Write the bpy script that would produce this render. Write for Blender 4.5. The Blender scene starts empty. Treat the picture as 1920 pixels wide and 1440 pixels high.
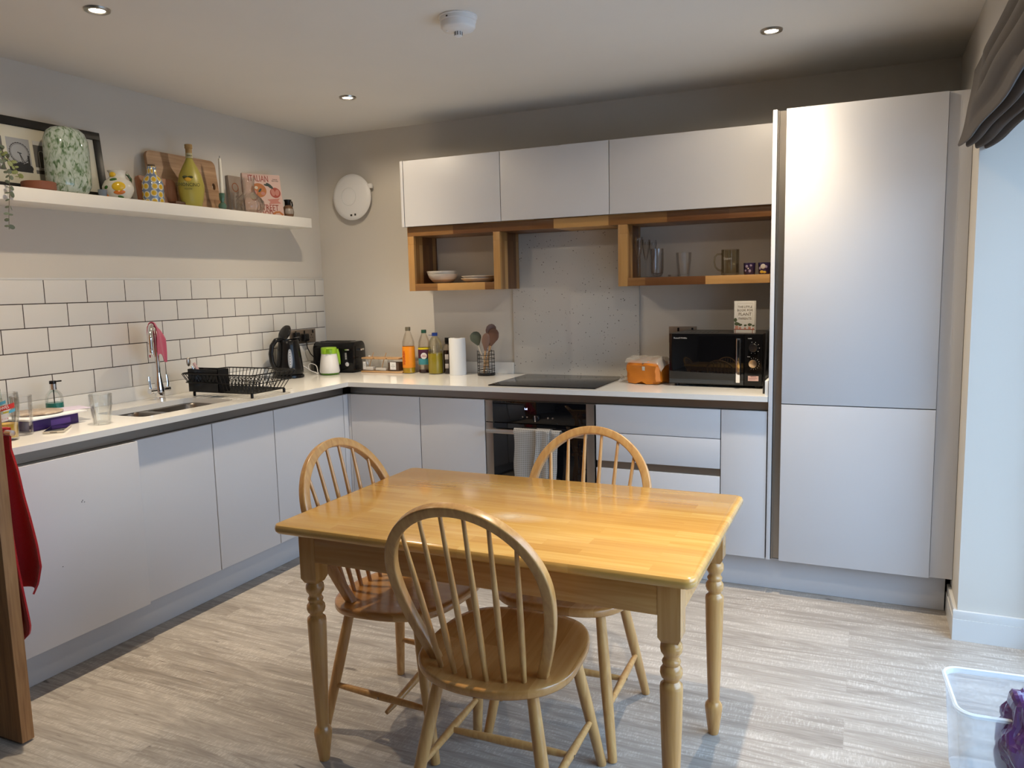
import bpy, bmesh, math, random
from mathutils import Vector, Matrix, noise
random.seed(7)
R = math.radians
PI = math.pi
scn = bpy.context.scene
COL = scn.collection

# ------------------------------------------------------------------ camera
cam_data = bpy.data.cameras.new('camera')
cam = bpy.data.objects.new('camera', cam_data)
COL.objects.link(cam)
cam_data.sensor_width = 36.0
cam_data.lens = 1465.06 * 36.0 / 1920.0
cam_data.clip_start = 0.05
yaw, pitch, roll = 0.4284, -0.1222, -0.0235
fw = Vector((-math.sin(yaw) * math.cos(pitch), math.cos(yaw) * math.cos(pitch), math.sin(pitch)))
r0 = Vector((math.cos(yaw), math.sin(yaw), 0))
u0 = r0.cross(fw)
rt = r0 * math.cos(roll) + u0 * math.sin(roll)
up = -r0 * math.sin(roll) + u0 * math.cos(roll)
cm = Matrix((rt, up, -fw)).transposed().to_4x4()
cm.translation = Vector((3.2368, -4.1587, 1.4008))
cam.matrix_world = cm
scn.camera = cam

# ------------------------------------------------------------------ world, daylight and exposure
scn.view_settings.view_transform = 'Standard'
scn.view_settings.look = 'None'
scn.view_settings.gamma = 1.0
scn.view_settings.use_curve_mapping = False
scn.view_settings.exposure = 0.36
world = bpy.data.worlds.new('overcast_sky')
scn.world = world
world.use_nodes = True
wn = world.node_tree
wn.nodes.clear()
SKY = 7.0
w_out = wn.nodes.new('ShaderNodeOutputWorld')
w_bg = wn.nodes.new('ShaderNodeBackground')
w_bg.inputs['Color'].default_value = (0.47, 0.70, 1.0, 1)
w_bg.inputs["Strength"].default_value = 7.6
w_tc = wn.nodes.new('ShaderNodeTexCoord'); w_sp = wn.nodes.new('ShaderNodeSeparateXYZ')
w_mr = wn.nodes.new('ShaderNodeMapRange'); w_mr.inputs[1].default_value = 0.0; w_mr.inputs[2].default_value = 0.8
w_mr.inputs[3].default_value = SKY * 0.55; w_mr.inputs[4].default_value = SKY * 1.25
wn.links.new(w_tc.outputs['Generated'], w_sp.inputs[0]); wn.links.new(w_sp.outputs['Z'], w_mr.inputs[0]); wn.links.new(w_mr.outputs[0], w_bg.inputs['Strength'])
wn.links.new(w_bg.outputs[0], w_out.inputs[0])

def portal(name, loc, rot, sx, sy):
    l = bpy.data.lights.new(name, 'AREA')
    l.shape = 'RECTANGLE'; l.size = sx; l.size_y = sy
    l.cycles.is_portal = True
    o = bpy.data.objects.new(name, l)
    COL.objects.link(o)
    o.location = loc; o.rotation_euler = rot
    return o
OPEN_Y0, OPEN_Y1, OPEN_Z = -0.803, -3.15, 2.12
portal('patio_opening_portal', (3.93, (OPEN_Y0 + OPEN_Y1) / 2, OPEN_Z / 2), (0, R(90), 0), OPEN_Z, OPEN_Y0 - OPEN_Y1)

LED_W = 118.0
BEAM_POW, SPILL = 8.5, 0.09
LED_COL = (1.0, 0.83, 0.61)

# ------------------------------------------------------------------ materials
def new_mat(name):
    m = bpy.data.materials.new(name)
    m.use_nodes = True
    nt = m.node_tree
    b = nt.nodes['Principled BSDF']
    return m, nt, b
def mat(name, col, rough=0.5, metal=0.0, coat=0.0, trans=0.0, ior=1.45, bump=0.0, bscale=60.0, emis=None, estr=0.0, sheen=0.0, spec=None, alpha=1.0):
    m, nt, b = new_mat(name)
    b.inputs['Base Color'].default_value = (*col, 1)
    b.inputs['Roughness'].default_value = rough
    b.inputs['Metallic'].default_value = metal
    b.inputs['Coat Weight'].default_value = coat
    b.inputs['Transmission Weight'].default_value = trans
    b.inputs['IOR'].default_value = ior
    b.inputs['Sheen Weight'].default_value = sheen
    b.inputs['Alpha'].default_value = alpha
    if spec is not None: b.inputs['Specular IOR Level'].default_value = spec
    if emis: 
        b.inputs['Emission Color'].default_value = (*emis, 1); b.inputs['Emission Strength'].default_value = estr
    # faint colour variation keeps every surface procedural
    tc = nt.nodes.new('ShaderNodeTexCoord')
    nz = nt.nodes.new('ShaderNodeTexNoise'); nz.inputs['Scale'].default_value = 3.0
    mx = nt.nodes.new('ShaderNodeMixRGB'); mx.blend_type = 'MULTIPLY'; mx.inputs[0].default_value = 0.05
    mx.inputs[1].default_value = (*col, 1)
    nt.links.new(tc.outputs['Object'], nz.inputs['Vector'])
    nt.links.new(nz.outputs['Fac'], mx.inputs[2])
    nt.links.new(mx.outputs[0], b.inputs['Base Color'])
    if bump:
        n2 = nt.nodes.new('ShaderNodeTexNoise'); n2.inputs['Scale'].default_value = bscale; n2.inputs['Detail'].default_value = 4
        bp = nt.nodes.new('ShaderNodeBump'); bp.inputs['Strength'].default_value = bump; bp.inputs['Distance'].default_value = 0.002
        nt.links.new(tc.outputs['Object'], n2.inputs['Vector'])
        nt.links.new(n2.outputs['Fac'], bp.inputs['Height'])
        nt.links.new(bp.outputs['Normal'], b.inputs['Normal'])
    return m
def ramp(nt, stops):
    n = nt.nodes.new('ShaderNodeValToRGB')
    el = n.color_ramp.elements
    while len(el) < len(stops): el.new(0.5)
    for e, (p, c) in zip(el, stops):
        e.position = p; e.color = (*c, 1)
    return n
def wood(name, c1, c2, c3, axis='x', stave=(0.35, 0.045), grain=1.0, rough=0.35, coat=0.0, var=0.5, bump=0.05, swap=False, shift=(0, 0, 0)):
    """strips laid along `axis` with grain in that direction; swap turns the strip plane to x-z / y-z"""
    m, nt, b = new_mat(name)
    L = nt.links
    tc = nt.nodes.new('ShaderNodeTexCoord')
    sp = nt.nodes.new('ShaderNodeSeparateXYZ'); L.new(tc.outputs['Object'], sp.inputs[0])
    cb = nt.nodes.new('ShaderNodeCombineXYZ')
    order = {'x': ('X', 'Y', 'Z'), 'y': ('Y', 'X', 'Z'), 'z': ('Z', 'X', 'Y')}[axis]
    if swap: order = (order[0], order[2], order[1])
    for i, k in enumerate(order): L.new(sp.outputs[k], cb.inputs[i])
    sh = nt.nodes.new('ShaderNodeVectorMath'); sh.operation = 'ADD'; sh.inputs[1].default_value = shift
    L.new(cb.outputs[0], sh.inputs[0]); vec = sh.outputs[0]
    fac_in = None
    if stave:
        br = nt.nodes.new('ShaderNodeTexBrick')
        br.inputs['Scale'].default_value = 1.0
        br.inputs['Brick Width'].default_value = stave[0]
        br.inputs['Row Height'].default_value = stave[1]
        br.inputs['Mortar Size'].default_value = 0.0004
        br.inputs['Mortar Smooth'].default_value = 0.5
        br.inputs['Color1'].default_value = (0, 0, 0, 1)
        br.inputs['Color2'].default_value = (1, 1, 1, 1)
        br.inputs['Mortar'].default_value = (0.25, 0.25, 0.25, 1)
        br.offset = 0.37; br.squash = 1.0
        L.new(vec, br.inputs['Vector'])
        stv = br.outputs['Color']
    # grain
    mp = nt.nodes.new('ShaderNodeMapping'); mp.inputs['Scale'].default_value = (2.2 * grain, 38 * grain, 38 * grain)
    L.new(vec, mp.inputs['Vector'])
    nz = nt.nodes.new('ShaderNodeTexNoise'); nz.inputs['Scale'].default_value = 1.6; nz.inputs['Detail'].default_value = 6; nz.inputs['Distortion'].default_value = 0.6
    if stave:
        ad = nt.nodes.new('ShaderNodeVectorMath'); ad.operation = 'MULTIPLY_ADD'
        ad.inputs[1].default_value = (7, 7, 7)
        L.new(stv, ad.inputs[0]); L.new(mp.outputs[0], ad.inputs[2])
        L.new(ad.outputs[0], nz.inputs['Vector'])
    else:
        L.new(mp.outputs[0], nz.inputs['Vector'])
    rg = ramp(nt, [(0.28, c1), (0.52, c2), (0.75, c3)])
    if stave:
        mxv = nt.nodes.new('ShaderNodeMixRGB'); mxv.inputs[0].default_value = var
        L.new(nz.outputs['Fac'], mxv.inputs[1]); L.new(stv, mxv.inputs[2])
        L.new(mxv.outputs[0], rg.inputs[0])
    else:
        L.new(nz.outputs['Fac'], rg.inputs[0])
    L.new(rg.outputs[0], b.inputs['Base Color'])
    b.inputs['Roughness'].default_value = rough
    b.inputs['Coat Weight'].default_value = coat
    b.inputs['Coat Roughness'].default_value = 0.12
    bp = nt.nodes.new('ShaderNodeBump'); bp.inputs['Strength'].default_value = bump; bp.inputs['Distance'].default_value = 0.001
    L.new(nz.outputs['Fac'], bp.inputs['Height']); L.new(bp.outputs[0], b.inputs['Normal'])
    return m
def glass(name, tint=(1, 1, 1), rough=0.0, refl=0.5):
    """thin clear glass: light passes straight through, fresnel reflection on top, edges a little darker"""
    m, nt, b = new_mat(name)
    nt.nodes.remove(b)
    out = nt.nodes['Material Output']
    tr = nt.nodes.new('ShaderNodeBsdfTransparent')
    gl = nt.nodes.new('ShaderNodeBsdfGlossy'); gl.inputs['Roughness'].default_value = rough
    lw = nt.nodes.new('ShaderNodeLayerWeight'); lw.inputs[0].default_value = 0.25
    rp = ramp(nt, [(0.0, tint), (0.75, tuple(v * 0.98 for v in tint)), (1.0, tuple(v * 0.80 for v in tint))])
    nt.links.new(lw.outputs['Facing'], rp.inputs[0]); nt.links.new(rp.outputs[0], tr.inputs[0])
    fr = nt.nodes.new('ShaderNodeFresnel'); fr.inputs[0].default_value = 1.45
    mu = nt.nodes.new('ShaderNodeMath'); mu.operation = 'MULTIPLY'; mu.inputs[1].default_value = refl * 1.6; mu.use_clamp = True
    mn = nt.nodes.new('ShaderNodeMath'); mn.operation = 'MINIMUM'; mn.inputs[1].default_value = 0.42
    mx = nt.nodes.new('ShaderNodeMixShader')
    nt.links.new(fr.outputs[0], mu.inputs[0]); nt.links.new(mu.outputs[0], mn.inputs[0]); nt.links.new(mn.outputs[0], mx.inputs[0])
    nt.links.new(tr.outputs[0], mx.inputs[1]); nt.links.new(gl.outputs[0], mx.inputs[2])
    nt.links.new(mx.outputs[0], out.inputs[0])
    return m
def milky(name, col, dens=0.35, rough=0.35):
    """translucent plastic or cloudy glass: partly see-through, partly diffuse"""
    m, nt, b = new_mat(name)
    out = nt.nodes['Material Output']
    b.inputs['Base Color'].default_value = (*col, 1); b.inputs['Roughness'].default_value = rough
    tr = nt.nodes.new('ShaderNodeBsdfTransparent'); tr.inputs[0].default_value = (*[min(1, c * 0.3 + 0.7) for c in col], 1)
    mx = nt.nodes.new('ShaderNodeMixShader'); mx.inputs[0].default_value = dens
    nt.links.new(tr.outputs[0], mx.inputs[1]); nt.links.new(b.outputs[0], mx.inputs[2])
    nt.links.new(mx.outputs[0], out.inputs[0])
    return m

# ------------------------------------------------------------------ mesh helpers
class MB:
    def __init__(self): self.bm = bmesh.new()
    def _merge(self, b2, M=None):
        if M is not None: bmesh.ops.transform(b2, matrix=M, verts=b2.verts)
        me = bpy.data.meshes.new('tmp'); b2.to_mesh(me); b2.free()
        self.bm.from_mesh(me); bpy.data.meshes.remove(me)
    def box(self, x0, x1, y0, y1, z0, z1, bev=0.0, seg=2, M=None):
        b = bmesh.new()
        bmesh.ops.create_cube(b, size=1.0)
        S = Matrix.Diagonal((abs(x1 - x0), abs(y1 - y0), abs(z1 - z0), 1))
        bmesh.ops.transform(b, matrix=Matrix.Translation(((x0 + x1) / 2, (y0 + y1) / 2, (z0 + z1) / 2)) @ S, verts=b.verts)
        if bev: bmesh.ops.bevel(b, geom=b.edges, offset=bev, segments=seg, profile=0.6, affect='EDGES', clamp_overlap=True)
        self._merge(b, M); return self
    def lathe(self, prof, c=(0, 0, 0), n=32, M=None, a0=0.0, a1=2 * PI, sx=1.0, sy=1.0, flute=0, fl=0.0):
        b = bmesh.new()
        full = abs(a1 - a0 - 2 * PI) < 1e-6
        cols = n if full else n + 1
        rings = []
        for r, z in prof:
            if r < 1e-6:
                rings.append([b.verts.new((c[0], c[1], c[2] + z))] * cols)
            else:
                ring = []
                for i in range(cols):
                    a = a0 + (a1 - a0) * i / n
                    rr = r * (1 + fl * math.cos(flute * a)) if flute else r
                    ring.append(b.verts.new((c[0] + rr * sx * math.cos(a), c[1] + rr * sy * math.sin(a), c[2] + z)))
                rings.append(ring)
        for A, B in zip(rings[:-1], rings[1:]):
            for i in range(n):
                j = (i + 1) % cols
                vs = []
                for v in (A[i], A[j], B[j], B[i]):
                    if v not in vs: vs.append(v)
                if len(vs) >= 3:
                    try: b.faces.new(vs)
                    except ValueError: pass
        self._merge(b, M); return self
    def tube(self, pts, rad, n=10, cap=True, M=None, closed=False, flat=None):
        """round bar through points; rad a number or a list; flat=(a,b) scales the section"""
        b = bmesh.new()
        P = [Vector(p) for p in pts]
        k = len(P)
        rads = rad if isinstance(rad, (list, tuple)) else [rad] * k
        prev = None; rings = []
        for i in range(k):
            if closed: t = P[(i + 1) % k] - P[i - 1]
            else: t = P[min(i + 1, k - 1)] - P[max(i - 1, 0)]
            t.normalize()
            if prev is None:
                ref = Vector((0, 0, 1)) if abs(t.z) < 0.9 else Vector((1, 0, 0))
                nrm = (ref - t * ref.dot(t)).normalized()
            else:
                nrm = (prev - t * prev.dot(t)).normalized()
            prev = nrm; bi = t.cross(nrm)
            fa, fb = flat if flat else (1, 1)
            rings.append([b.verts.new(P[i] + (nrm * math.cos(2 * PI * j / n) * fa + bi * math.sin(2 * PI * j / n) * fb) * rads[i]) for j in range(n)])
        m = k if closed else k - 1
        for i in range(m):
            A, B = rings[i], rings[(i + 1) % k]
            for j in range(n): b.faces.new((A[j], A[(j + 1) % n], B[(j + 1) % n], B[j]))
        if cap and not closed:
            b.faces.new(list(reversed(rings[0]))); b.faces.new(rings[-1])
        self._merge(b, M); return self
    def sweep(self, pts, nrm_dir, sec, M=None, cap=True):
        """polygon section [(a,b)] swept along pts; a along side vector, b along nrm_dir"""
        b = bmesh.new(); P = [Vector(p) for p in pts]; k = len(P); rings = []
        for i in range(k):
            t = (P[min(i + 1, k - 1)] - P[max(i - 1, 0)]).normalized()
            nd = Vector(nrm_dir); nd = (nd - t * nd.dot(t)).normalized(); sd = t.cross(nd)
            rings.append([b.verts.new(P[i] + sd * a + nd * c) for a, c in sec])
        n = len(sec)
        for i in range(k - 1):
            for j in range(n): b.faces.new((rings[i][j], rings[i][(j + 1) % n], rings[i + 1][(j + 1) % n], rings[i + 1][j]))
        if cap: b.faces.new(list(reversed(rings[0]))); b.faces.new(rings[-1])
        self._merge(b, M); return self
    def prism(self, poly, d0, d1, plane='xy', bev=0.0, M=None):
        """polygon extruded; plane xy -> along z, xz -> along y, yz -> along x"""
        b = bmesh.new()
        def P(p, d):
            if plane == 'xy': return (p[0], p[1], d)
            if plane == 'xz': return (p[0], d, p[1])
            return (d, p[0], p[1])
        A = [b.verts.new(P(p, d0)) for p in poly]; B = [b.verts.new(P(p, d1)) for p in poly]
        b.faces.new(A); b.faces.new(list(reversed(B)))
        n = len(poly)
        for i in range(n): b.faces.new((A[i], B[i], B[(i + 1) % n], A[(i + 1) % n]))
        bmesh.ops.recalc_face_normals(b, faces=b.faces)
        if bev: bmesh.ops.bevel(b, geom=b.edges, offset=bev, segments=2, profile=0.6, affect='EDGES', clamp_overlap=True)
        self._merge(b, M); return self
    def grid(self, f, nu, nv, thick=0.0, M=None, closed_u=False):
        """surface f(u,v) -> point, optionally solidified along its normals"""
        b = bmesh.new()
        G = [[b.verts.new(f(i / nu, j / nv)) for j in range(nv + 1)] for i in range(nu + (0 if closed_u else 1))]
        cu = len(G)
        for i in range(nu):
            for j in range(nv):
                b.faces.new((G[i][j], G[(i + 1) % cu][j], G[(i + 1) % cu][j + 1], G[i][j + 1]))
        if thick:
            bmesh.ops.recalc_face_normals(b, faces=b.faces)
            b.normal_update()
            bmesh.ops.solidify(b, geom=b.faces, thickness=thick)
        self._merge(b, M); return self
    def ball(self, c, r, sx=1, sy=1, sz=1, seg=20, M=None):
        b = bmesh.new()
        bmesh.ops.create_uvsphere(b, u_segments=seg, v_segments=max(8, seg // 2), radius=r)
        bmesh.ops.transform(b, matrix=Matrix.Translation(c) @ Matrix.Diagonal((sx, sy, sz, 1)), verts=b.verts)
        self._merge(b, M); return self
    def build(self, name, m, parent=None, world=False, smooth=40, T=None):
        bm = self.bm
        bmesh.ops.remove_doubles(bm, verts=bm.verts, dist=1e-6)
        bmesh.ops.recalc_face_normals(bm, faces=bm.faces)
        if T is not None: bmesh.ops.transform(bm, matrix=T, verts=bm.verts)
        if world and parent is not None:
            bmesh.ops.transform(bm, matrix=WM[parent.name].inverted(), verts=bm.verts)
        me = bpy.data.meshes.new(name)
        o = bpy.data.objects.new(name, me)
        COL.objects.link(o)
        if parent is None:      # origin at the base of the thing
            vs = [v.co for v in bm.verts]
            cx = (min(v.x for v in vs) + max(v.x for v in vs)) / 2; cy = (min(v.y for v in vs) + max(v.y for v in vs)) / 2
            cz = min(v.z for v in vs)
            bmesh.ops.translate(bm, vec=(-cx, -cy, -cz), verts=bm.verts)
            o.location = (cx, cy, cz)
            WM[o.name] = Matrix.Translation((cx, cy, cz))
        else:
            o.parent = parent
            WM[o.name] = WM[parent.name].copy()
        bm.to_mesh(me); bm.free()
        for p in me.polygons: p.use_smooth = True
        if smooth: me.set_sharp_from_angle(angle=R(smooth))
        me.materials.append(m)
        return o
WM = {}
def tag(o, label, cat, group=None, kind=None):
    o['label'] = label; o['category'] = cat
    if group: o['group'] = group
    if kind: o['kind'] = kind
    return o
def thing(name, loc, label, cat, rz=0.0, group=None):
    o = bpy.data.objects.new(name, None)
    o.empty_display_size = 0.05
    COL.objects.link(o)
    o.location = loc; o.rotation_euler = (0, 0, rz)
    WM[o.name] = Matrix.Translation(loc) @ Matrix.Rotation(rz, 4, 'Z')
    return tag(o, label, cat, group)
def struct(name, mb, m, smooth=40):
    o = mb.build(name, m, None, smooth=smooth); o['kind'] = 'structure'; return o
def text(name, body, size, m, parent, center, right, upv, depth=0.0004, squash=1.0, world=True, spacing=1.0, line=1.0):
    """lettering as a thin mesh, centred on `center`, reading along `right`"""
    cu = bpy.data.curves.new('tmp_text', 'FONT')
    cu.body = body; cu.size = size; cu.align_x = 'CENTER'; cu.align_y = 'CENTER'; cu.extrude = depth; cu.resolution_u = 2
    cu.space_character = spacing; cu.space_line = line
    o = bpy.data.objects.new('tmp_text', cu); COL.objects.link(o)
    bpy.context.view_layer.update()
    dg = bpy.context.evaluated_depsgraph_get()
    me = bpy.data.meshes.new_from_object(o.evaluated_get(dg))
    bpy.data.objects.remove(o); bpy.data.curves.remove(cu)
    r_ = Vector(right).normalized(); u_ = Vector(upv); u_ = (u_ - r_ * u_.dot(r_)).normalized(); n_ = r_.cross(u_)
    M = Matrix((r_ * squash, u_, n_)).transposed().to_4x4(); M.translation = Vector(center)
    mb = MB(); mb.bm.from_mesh(me); bpy.data.meshes.remove(me)
    bmesh.ops.transform(mb.bm, matrix=M, verts=mb.bm.verts)
    return mb.build(name, m, parent, world=world, smooth=0)
def copy_tree(o, parent=None):
    c = o.copy(); COL.objects.link(c)
    if parent is not None: c.parent = parent
    WM[c.name] = WM[o.name].copy()
    for ch in list(o.children): copy_tree(ch, c)
    return c
def aim(p0, p1):
    """matrix putting local z along p0->p1, origin p0"""
    d = (Vector(p1) - Vector(p0)).normalized()
    q = Vector((0, 0, 1)).rotation_difference(d)
    M = q.to_matrix().to_4x4(); M.translation = Vector(p0); return M
def rod(mb, p0, p1, prof, n=14):
    """turned rod: prof = [(t along 0..1, radius)]"""
    L = (Vector(p1) - Vector(p0)).length
    pr = [(0.0, 0.0)] + [(r, t * L) for t, r in prof] + [(0.0, L)]
    mb.lathe([(0, prof[0][0] * L)] + [(r, t * L) for t, r in prof] + [(0, prof[-1][0] * L)], n=n, M=aim(p0, p1)); return mb

# ------------------------------------------------------------------ palette
M_wall = mat('wall_paint', (0.64, 0.605, 0.55), 0.9, bump=0.03, bscale=220)
M_ceil = mat('ceiling_paint', (0.74, 0.715, 0.665), 0.95)
M_trimw = mat('skirting_gloss', (0.66, 0.66, 0.65), 0.4)
M_cab = mat('matt_grey_laminate', (0.60, 0.60, 0.62), 0.42, spec=0.35)
M_cabin = mat('carcass_gap_shade', (0.05, 0.05, 0.052), 0.6)  # carcass coloured near black to stand in for shade in the door gaps
M_plinth = mat('plinth_board', (0.56, 0.57, 0.60), 0.5)
M_dark = mat('shadow_gap_black', (0.02, 0.02, 0.022), 0.6)
M_alu = mat('brushed_channel', (0.30, 0.27, 0.24), 0.33, metal=0.9)
M_steel = mat('stainless_steel', (0.55, 0.52, 0.48), 0.28, metal=1.0)
M_ovensteel = mat('oven_steel', (0.36, 0.33, 0.30), 0.36, metal=0.9)
M_chrome = mat('chrome', (0.85, 0.85, 0.86), 0.06, metal=1.0)
M_blackgl = mat('black_glass', (0.004, 0.004, 0.005), 0.03, spec=0.62)
M_black = mat('black_plastic', (0.008, 0.008, 0.009), 0.22, spec=0.32)
M_blackm = mat('black_wire', (0.009, 0.009, 0.009), 0.4, spec=0.3)
M_white = mat('white_plastic', (0.80, 0.80, 0.80), 0.35)
M_whitep = mat('white_shelf_paint', (0.80, 0.78, 0.73), 0.5)
M_tile = mat('glazed_white_tile', (0.70, 0.685, 0.655), 0.16)
M_grout = mat('dark_grout', (0.045, 0.035, 0.035), 0.9)
M_print = mat('print_black', (0.03, 0.03, 0.03), 0.6)
M_printw = mat('print_white', (0.80, 0.80, 0.80), 0.6)
M_clear = glass('clear_glass')
M_pane = glass('window_glass', refl=0.35)
M_water = glass('pale_water', (0.93, 0.97, 0.95), refl=0.2)
M_tabletop = wood('table_rubberwood', (0.53, 0.27, 0.062), (0.62, 0.345, 0.088), (0.69, 0.43, 0.13), 'x', (0.30, 0.045), 1.0, 0.18, coat=0.45, var=0.30, bump=0.0)
M_tablewd = wood('table_frame_wood', (0.45, 0.215, 0.058), (0.56, 0.295, 0.092), (0.63, 0.365, 0.13), 'z', None, 1.0, 0.26, coat=0.35, bump=0.01)
M_apron = wood('table_apron_wood', (0.45, 0.21, 0.055), (0.55, 0.285, 0.088), (0.61, 0.355, 0.12), 'x', None, 1.0, 0.26, coat=0.35, bump=0.01)
M_chair = wood('chair_beech', (0.47, 0.235, 0.075), (0.57, 0.31, 0.105), (0.64, 0.385, 0.145), 'z', None, 1.0, 0.3, coat=0.25, bump=0.01)
M_seat = wood('chair_seat_wood', (0.42, 0.19, 0.05), (0.52, 0.255, 0.075), (0.60, 0.32, 0.11), 'y', (0.9, 0.07), 1.0, 0.24, coat=0.4, var=0.45, bump=0.01)
def walnut(n, ax, stave, swap=False, shift=(0, 0, 0)):
    return wood(n, (0.12, 0.045, 0.012), (0.28, 0.135, 0.040), (0.46, 0.255, 0.088), ax, stave, 1.0, 0.4, coat=0.1, var=0.72, bump=0.02, swap=swap, shift=shift)
M_oakx = walnut('block_wood_long', 'x', (0.30, 0.060), True, (0.11, 0.4805, 0))
M_oakz = walnut('block_wood_upright', 'z', (0.42, 0.038), True)
M_doorwood = wood('oak_veneer_door', (0.26, 0.12, 0.045), (0.38, 0.19, 0.075), (0.48, 0.26, 0.11), 'z', None, 1.3, 0.45, bump=0.03)
M_board = wood('chopping_board_wood', (0.24, 0.13, 0.065), (0.36, 0.215, 0.115), (0.46, 0.29, 0.165), 'y', None, 0.7, 0.5, bump=0.02)
M_board2 = wood('small_board_wood', (0.22, 0.09, 0.045), (0.31, 0.135, 0.07), (0.38, 0.18, 0.10), 'z', None, 0.7, 0.5, bump=0.02)
M_bamboo = wood('bamboo', (0.42, 0.24, 0.11), (0.55, 0.33, 0.16), (0.64, 0.42, 0.22), 'x', None, 1.0, 0.45, bump=0.01)

# quartz worktop: off-white with small grey and glassy flecks
def quartz(name, base, fleck, scale=260, thr=0.12, rough=0.12, dark=(0.30, 0.29, 0.28)):
    m, nt, b = new_mat(name); L = nt.links
    tc = nt.nodes.new('ShaderNodeTexCoord')
    vo = nt.nodes.new('ShaderNodeTexVoronoi'); vo.inputs['Scale'].default_value = scale
    L.new(tc.outputs['Object'], vo.inputs['Vector'])
    rp = ramp(nt, [(thr * 0.6, (1, 1, 1)), (thr, (0, 0, 0))]); L.new(vo.outputs['Distance'], rp.inputs[0])
    nz = nt.nodes.new('ShaderNodeTexNoise'); nz.inputs['Scale'].default_value = 42; L.new(tc.outputs['Object'], nz.inputs['Vector'])
    r2 = ramp(nt, [(0.50, (0, 0, 0)), (0.58, (1, 1, 1))]); L.new(nz.outputs['Fac'], r2.inputs[0])
    mu = nt.nodes.new('ShaderNodeMath'); mu.operation = 'MULTIPLY'; L.new(rp.outputs[0], mu.inputs[0]); L.new(r2.outputs[0], mu.inputs[1])
    m2 = nt.nodes.new('ShaderNodeMath'); m2.operation = 'MULTIPLY'; m2.inputs[1].default_value = fleck; L.new(mu.outputs[0], m2.inputs[0])
    mx = nt.nodes.new('ShaderNodeMixRGB'); mx.inputs[1].default_value = (*base, 1); mx.inputs[2].default_value = (*dark, 1)
    L.new(m2.outputs[0], mx.inputs[0]); L.new(mx.outputs[0], b.inputs['Base Color'])
    b.inputs['Roughness'].default_value = rough
    return m
M_quartz = quartz('quartz_worktop', (0.76, 0.75, 0.72), 0.35, 300, 0.2, 0.11)
M_splash = quartz('quartz_splashback', (0.56, 0.545, 0.515), 0.9, 62, 0.22, 0.14, (0.10, 0.085, 0.08))

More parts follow.
